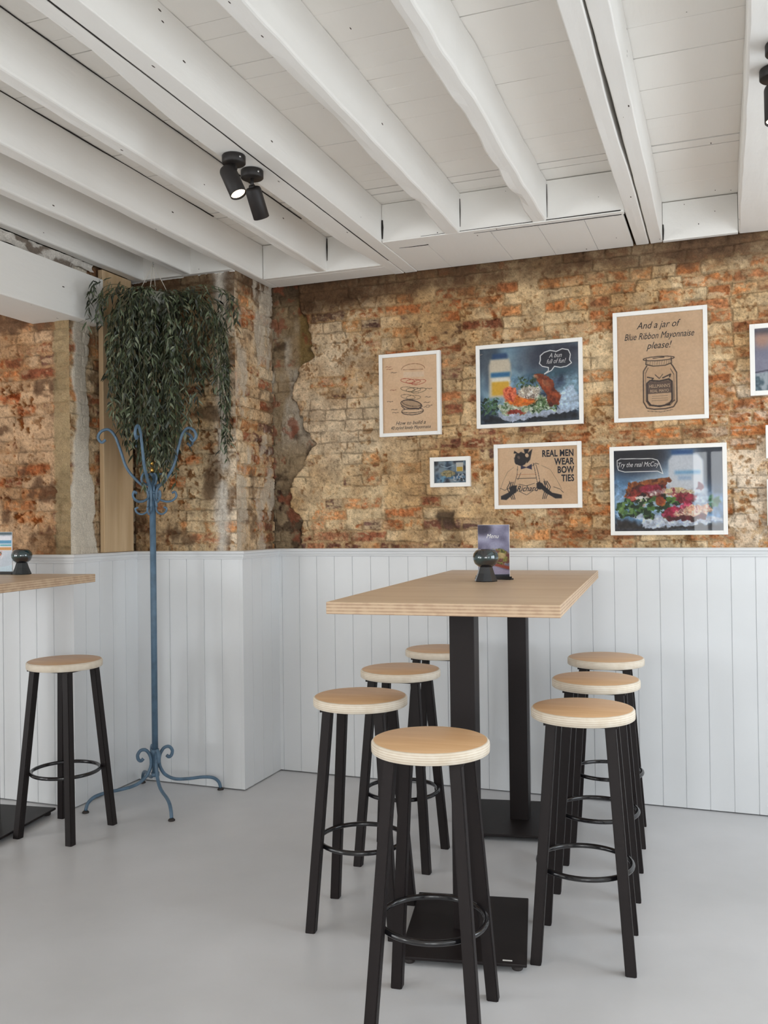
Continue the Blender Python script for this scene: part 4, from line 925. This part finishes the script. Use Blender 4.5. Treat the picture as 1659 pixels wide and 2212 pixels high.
def menu(loc, w, h, rz, label, fn, stand_w):
    root = empty('menu_card', loc, rz); tag(root, label, 'menu card', 'standing menu cards')
    bm = bmesh.new(); box(bm, -w/2, w/2, 0, .0025, .006, h); obj('card', bm, M_white, root)
    c = Canvas(w-.001, h-.008, .0015, (150, 150, 170)); fn(c); o = c.mesh(root, 'print', -.0006); o.location = (0, 0, h/2+.003)
    bm = bmesh.new(); box(bm, -stand_w/2, stand_w/2, -.012, .016, 0, .006, 0, .001); box(bm, -stand_w/2, stand_w/2, -.005, -.001, .005, .014); obj('stand', bm, M_blackmatt, root)
    return root
def fn_menu1(c):
    c.mottle(np.ones_like(c.x), [(92, 88, 112), (150, 150, 178), (170, 170, 194)], 2.4, 201); c.put(c.ell(.15, .92, .2, .12, 0, .5), (62, 58, 76)); c.blur(4)
    c.mottle(c.ell(.66, .40, .28, .15, -8, .1, .4, 5), [(60, 62, 36), (150, 150, 80), (110, 60, 66), (190, 176, 120)], 12, 203)
    c.mottle(c.ell(.72, .42, .10, .06, 0, .2, .4, 6), [(210, 190, 140), (160, 140, 90)], 12, 204)
    c.put(c.poly([(.2, .32), (1, .22), (1, .16), (.4, .24)], .02), (150, 70, 50)); c.put(c.poly([(.0, .26), (1, .14), (1, .08), (0, .06)], .02), (158, 150, 176)); c.put(c.poly([(0, 0), (1, 0), (1, .07), (0, .05)], .01), (40, 42, 52))
def fn_menu2(c):
    c.mottle(np.ones_like(c.x), [(150, 160, 176), (206, 210, 220), (190, 200, 212)], 3, 211); c.put(c.poly([(0, .93), (1, .93), (1, 1), (0, 1)], .01), (80, 96, 104)); c.blur(3)
    c.put(c.poly([(.45, .55), (.48, .9), (.96, .9), (.98, .55)], .01), (222, 222, 230)); c.put(c.poly([(.62, .72), (.98, .72), (.98, .80), (.62, .80)], .01), (92, 150, 186)); c.put(c.poly([(.64, .66), (.98, .66), (.98, .70), (.64, .70)], .01), (100, 170, 180)); c.put(c.poly([(.6, .56), (.98, .56), (.98, .63), (.6, .63)], .01), (206, 150, 90))
    c.leaves(22, (0, .8, .38, .6), [(70, 100, 80), (190, 120, 100), (214, 170, 170), (120, 140, 110), (226, 216, 220)], .05, 5); c.put(c.poly([(0, .06), (.5, .12), (1, .2), (1, .0), (0, 0)], .01, .02, 3), (196, 214, 226))
m1 = menu((1.452, -.83, 1.1502), .150, .232, R_(-14), 'blue photo menu card standing behind the candle holder on the centre table', fn_menu1, .17)
textmesh('Menu', .026, M_inkw, m1, (-.005, -.0012, .175), shear=.35)
menu((-.935, -1.155, 1.1702), .19, .205, R_(4), 'pale photo menu card at the left edge on the left table', fn_menu2, .20)

# ------------------------------------------------------------------ spotlights
M_lens = bpy.data.materials.new('warm_lamp_glow'); M_lens.use_nodes = True
_b = M_lens.node_tree.nodes['Principled BSDF']; _b.inputs['Base Color'].default_value = (.5, .38, .28, 1); _b.inputs['Emission Color'].default_value = (1, .72, .45, 1); _b.inputs['Emission Strength'].default_value = 9
def spotlight(x, y, z, drop, tilt, az, label, shaft=.03, off=0.):
    root = empty('spotlight', (x, y, z)); tag(root, label, 'spotlight', 'black ceiling spotlights')
    bm = bmesh.new(); lathe(bm, [(0, 0), (.041, 0), (.043, -.003), (.043, -.028), (.040, -.031), (0, -.031)], 40); bmesh.ops.recalc_face_normals(bm, faces=bm.faces[:]); cn = obj('canopy', bm, M_blackmatt, root)
    for a in (2.6, -.5):
        bm = bmesh.new(); lathe(bm, [(0, -.002), (.004, -.002), (.004, .002), (0, .002)], 10); sc = obj('screw', bm, M_screw, cn); sc.rotation_euler = (R_(90), 0, a+R_(90)); sc.location = (.0432*math.cos(a), .0432*math.sin(a), -.016)
    bm = bmesh.new(); tube(bm, [(0, 0, -.03), (0, 0, -.031-drop)], .0065, 12); tube(bm, [(-.010, 0, -.031-drop), (.010, 0, -.031-drop)], .009, 12); obj('bracket', bm, M_blackmatt, root)
    h = empty('lamp_head_pivot', (0, 0, 0))
    bpy.data.objects.remove(h)
    rot = Matrix.Rotation(az, 4, 'Z') @ Matrix.Rotation(tilt, 4, 'Y')
    M0 = Matrix.Translation((-right.x*off, -right.y*off, -.031-drop)) @ rot
    bm = bmesh.new(); lathe(bm, [(0, .004), (.020, .004), (.028, .0), (.0305, -.006), (.031, -.012), (.031, -.112), (.0285, -.114), (.028, -.104), (0, -.104)], 40); bmesh.ops.recalc_face_normals(bm, faces=bm.faces[:]); bm.transform(Matrix.Translation((.0, 0, -.004)))
    hd = obj('lamp_head', bm, M_blackmatt, root); hd.matrix_local = M0
    bm = bmesh.new(); lathe(bm, [(0, -.1095), (.027, -.1095)], 32); bmesh.ops.recalc_face_normals(bm, faces=bm.faces[:]); l = obj('lens', bm, M_lens, hd)
    ld = bpy.data.lights.new('spot_beam', 'SPOT'); ld.energy = 5; ld.spot_size = R_(60); ld.spot_blend = .7; ld.color = (1, .78, .55); ld.shadow_soft_size = .003
    lo = bpy.data.objects.new('spot_beam', ld); COL.objects.link(lo); lo.parent = hd; lo.location = (0, 0, -.1185)
    return root
spotlight(.722, -1.712, BZ-.005, .014, R_(-26), R_(-6), 'left black ceiling spotlight of the pair, its warm lamp showing', .03, .026)
spotlight(.716, -1.565, BZ-.005, .032, R_(-33), R_(86), 'right black ceiling spotlight of the pair, turned away', .03)
spotlight(2.545, -1.80, BZ, .02, R_(25), R_(90), 'upper black spotlight on the beam at the right edge')
spotlight(2.535, -1.645, BZ, .02, R_(8), R_(90), 'lower black spotlight at the right edge, cut by the frame')

# ------------------------------------------------------------------ coat stand
cs = empty('coat_stand', (-.352, -.70, 0)); tag(cs, 'blue painted metal coat stand with curled hooks in the corner', 'coat stand')
bm = bmesh.new(); tube(bm, [(0, 0, .13), (0, 0, 1.66)], .0155, 20); 
bmc = bm; obj('pole', bm, M_blue, cs)
for za, zb in ((.235, .262), (.125, .145), (1.555, 1.575), (1.64, 1.665)):
    bm = bmesh.new(); tube(bm, [(0, 0, za), (0, 0, zb)], .0205, 16); obj('collar', bm, M_blue, cs)
bm = bmesh.new(); lathe(bm, [(0, 1.66), (.008, 1.662), (.008, 1.69), (.004, 1.694), (.004, 1.702), (.009, 1.707), (.011, 1.716), (.008, 1.726), (0, 1.73)], 16); bmesh.ops.recalc_face_normals(bm, faces=bm.faces[:]); obj('finial', bm, M_brass, cs)['label'] = 'small brass finial'
legp = [(.058, .222), (.070, .212), (.083, .222), (.086, .245), (.070, .265), (.045, .262), (.026, .235), (.020, .20), (.026, .165), (.05, .125), (.10, .095), (.17, .085), (.24, .082), (.295, .070), (.325, .045), (.336, .012)]
def radial(path, a, rad, n=8, sub=5, j=0.): return [(r*math.cos(a), r*math.sin(a), z) for r, z in [(p[0], p[1]) for p in path]]
for a, sc in ((R_(232), 1.03), (R_(51), 1.03), (R_(-43), 1.04), (R_(136), 1.05)):
    bm = bmesh.new(); tube(bm, smoothpath([(x*sc, y*sc, z) for x, y, z in radial(legp, a, 0)], 5), .0085, 10); l = obj('leg', bm, M_blue, cs)
    bm = bmesh.new(); lathe(bm, [(0, 0), (.016, 0), (.017, .004), (.012, .010), (0, .012)], 16, cx=.336*sc*math.cos(a), cy=.336*sc*math.sin(a)); bmesh.ops.recalc_face_normals(bm, faces=bm.faces[:]); obj('foot_pad', bm, M_foot, l)
armp = [(.022, 1.49), (.020, 1.54), (.030, 1.585), (.075, 1.625), (.125, 1.69), (.155, 1.78), (.18, 1.85), (.212, 1.883), (.248, 1.872), (.262, 1.842), (.245, 1.818), (.226, 1.832)]
smallp = [(.020, 1.645), (.035, 1.66), (.058, 1.655), (.066, 1.63), (.05, 1.61), (.024, 1.60), (.020, 1.57)]
lowp = [(.020, 1.56), (.03, 1.535), (.06, 1.52), (.095, 1.522), (.118, 1.545), (.112, 1.568), (.096, 1.562)]
RG = math.atan2(right.y, right.x)
for k in range(5):
    a = RG+R_(267+72*k)
    bm = bmesh.new(); tube(bm, smoothpath(radial(armp, a, 0), 6), .0072, 10); obj('hook_arm', bm, M_blue, cs)
    a2 = a+R_(36)
    bm = bmesh.new(); tube(bm, smoothpath(radial(lowp, a2, 0), 5), .0058, 8); obj('lower_hook', bm, M_blue, cs)
    bm = bmesh.new(); tube(bm, smoothpath(radial(smallp, a2, 0), 5), .0058, 8); obj('scroll', bm, M_blue, cs)
    bm = bmesh.new(); tube(bm, smoothpath(radial([(.018, 1.50), (.026, 1.47), (.05, 1.455), (.075, 1.462), (.085, 1.482), (.07, 1.49)], a, 0), 5), .005, 8); obj('lower_hook', bm, M_blue, cs)

# ------------------------------------------------------------------ hanging plant
PX, PY = -.335, -.70
pl = empty('hanging_plant', (PX, PY, 2.742)); tag(pl, 'bushy green trailing plant hanging from the ceiling beam over the coat stand', 'plant')
bm = bmesh.new(); lathe(bm, [(0, -.29), (.055, -.29), (.065, -.28), (.085, -.20), (.088, -.17), (.080, -.17), (.075, -.20), (.0, -.21)], 32); bmesh.ops.recalc_face_normals(bm, faces=bm.faces[:]); obj('pot', bm, M_ceram, pl)
bm = bmesh.new()
for k in range(4): a = k*math.pi/2+.4; tube(bm, [(0, 0, -.01), (.084*math.cos(a), .084*math.sin(a), -.18)], .0016, 6)
obj('hanging_cord', bm, M_cord, pl)
bm = bmesh.new(); tube(bm, smoothpath([(0, 0, 0), (0, 0, -.01), (.006, 0, -.018), (.0, 0, -.026), (-.006, 0, -.018)], 4), .002, 6); obj('hook', bm, M_screw, pl)
rr = random.Random(77); rgt = Vector((right.x, right.y, 0)).normalized(); fw_ = Vector((fwd.x, fwd.y, 0)).normalized()
V = []; F = []; CC = []
stems = []
def stem(r0, ang, out, rise, fall, seg=16, curl=0.):
    o = Vector((math.cos(ang), math.sin(ang), 0)); p = Vector((PX, PY, 2.742-.18))+o*r0; pts = [p.copy()]
    for i in range(1, seg+1):
        t = i/seg
        r = r0+out*(1-(1-min(1, t*1.7))**2); z = rise*math.sin(min(1, t*3)*math.pi*.55)-fall*max(0, t-.12)**1.25*1.15
        q = Vector((PX, PY, 2.742-.18))+o*r+Vector((0, 0, z))+Vector((rr.uniform(-1, 1), rr.uniform(-1, 1), 0))*.006
        q += o.cross(Vector((0, 0, 1)))*curl*t
        pts.append(q)
    return pts
def clampp(p):
    p = p.copy()
    if p.x < -.640 and p.y > -.73: p.x = -.640
    if p.x < -.60 and p.z > 2.43: p.x = -.60
    if p.y > -.42: p.y = -.42
    if p.z > 2.735: p.z = 2.735
    return p
def add_leaf(p, d, L, w, c):
    d = d.normalized(); s = d.cross(Vector((rr.uniform(-1, 1), rr.uniform(-1, 1), rr.uniform(-.6, .6)))).normalized(); up = s.cross(d).normalized()*w*.35
    b = len(V); pts = [p, p+d*L*.3+s*w, p+d*L*.3-s*w, p+d*L*.3-up*.6, p+d*L*.7+s*w*.75+up*.2, p+d*L*.7-s*w*.75+up*.2, p+d*L*.7-up*.4-Vector((0, 0, L*.06)), p+d*L-Vector((0, 0, L*.16))]
    V.extend([tuple(clampp(q)) for q in pts]); CC.extend([c]*8)
    F.extend([(b, b+1, b+3), (b, b+3, b+2), (b+1, b+4, b+6, b+3), (b+3, b+6, b+5, b+2), (b+4, b+7, b+6), (b+6, b+7, b+5)])
greens = [(50, 58, 38), (64, 74, 50), (80, 92, 64), (40, 46, 34), (98, 108, 82), (58, 66, 52), (122, 128, 104), (46, 50, 36), (72, 66, 46)]
def grow(pts, dens, lf=.055, lw=.0062):
    stems.append(pts)
    for i in range(1, len(pts)):
        a, b = pts[i-1], pts[i]; t = (b-a).normalized(); n = max(1, int((b-a).length*dens))
        for k in range(n):
            p = a.lerp(b, rr.random()); sd = Vector((rr.uniform(-1, 1), rr.uniform(-1, 1), rr.uniform(-.9, .15))).normalized()
            g = s2l(np.array(rr.choice(greens))/255.); add_leaf(p, t*.35+sd*.75+Vector((0, 0, -.35)), lf*rr.uniform(.6, 1.2), lw*rr.uniform(.7, 1.2), tuple(g))
Rang = math.atan2(rgt.y, rgt.x)+R_(14)
for _ in range(90):   # crown, spreading left and right under the beam
    a = rr.uniform(0, 2*math.pi); grow(stem(rr.uniform(.0, .07), a, rr.uniform(.04, .17), rr.uniform(.0, .07), rr.uniform(.25, .5)), 66, .042, .0054)
for _ in range(105):   # main mane, tapering towards its foot
    a = rr.uniform(0, 2*math.pi); o_ = rr.uniform(.02, .16); grow(stem(rr.uniform(.0, .06), a, o_, rr.uniform(.0, .06), .98-o_*2.1+rr.uniform(-.08, .10)), 72, .042, .0054)
for _ in range(26):   # left flank over the post
    t_ = rr.random(); grow(stem(.05, Rang+math.pi+rr.uniform(-.7, .7), .10+.12*t_, rr.uniform(.0, .04), .78-.35*t_+rr.uniform(-.1, .1)), 60, .042, .0054)
for _ in range(24):   # second lobe trailing down to the right
    t_ = rr.random(); grow(stem(.05, Rang+rr.uniform(-.45, .35), .14+.19*t_, rr.uniform(.0, .05), .30+.28*t_+rr.uniform(-.06, .1)), 56, .042, .0052)
for _ in range(8): grow(stem(.05, Rang+rr.uniform(-.12, .12), rr.uniform(.28, .33), rr.uniform(.03, .06), rr.uniform(.70, .92)), 66, .04, .005)
for _ in range(14): grow(stem(.05, Rang+rr.uniform(-.5, .4), rr.uniform(.22, .40), rr.uniform(.0, .07), rr.uniform(.10, .34)), 44, .042, .0052)
for _ in range(9): grow(stem(.05, Rang+math.pi+rr.uniform(-.35, .45), rr.uniform(.20, .36), rr.uniform(.0, .10), rr.uniform(.08, .24)), 36, .045, .0055)
for _ in range(3): grow(stem(.05, Rang+math.pi+rr.uniform(-.2, .5), rr.uniform(.15, .2), 0, rr.uniform(.45, .55)), 36, .042, .0052)
me = bpy.data.meshes.new('foliage'); Va = np.array(V); Va = Va-np.array((PX, PY, 2.742)); me.from_pydata([tuple(v) for v in Va], [], F)
ca = me.color_attributes.new('Col', 'FLOAT_COLOR', 'POINT'); cc = np.ones((len(V), 4), np.float32); cc[:, :3] = np.array(CC); ca.data.foreach_set('color', cc.reshape(-1))
M_leaf = vcol_mat('leaf_green', .38, .5)
obj('foliage', me, M_leaf, pl)
bm = bmesh.new()
for s in stems[::2]: tube(bm, [clampp(q)-Vector((PX, PY, 2.742)) for q in s], .0014, 4, cap=False)
obj('stems', bm, plain('stem_brown', rgb(86, 84, 54), .7), pl)
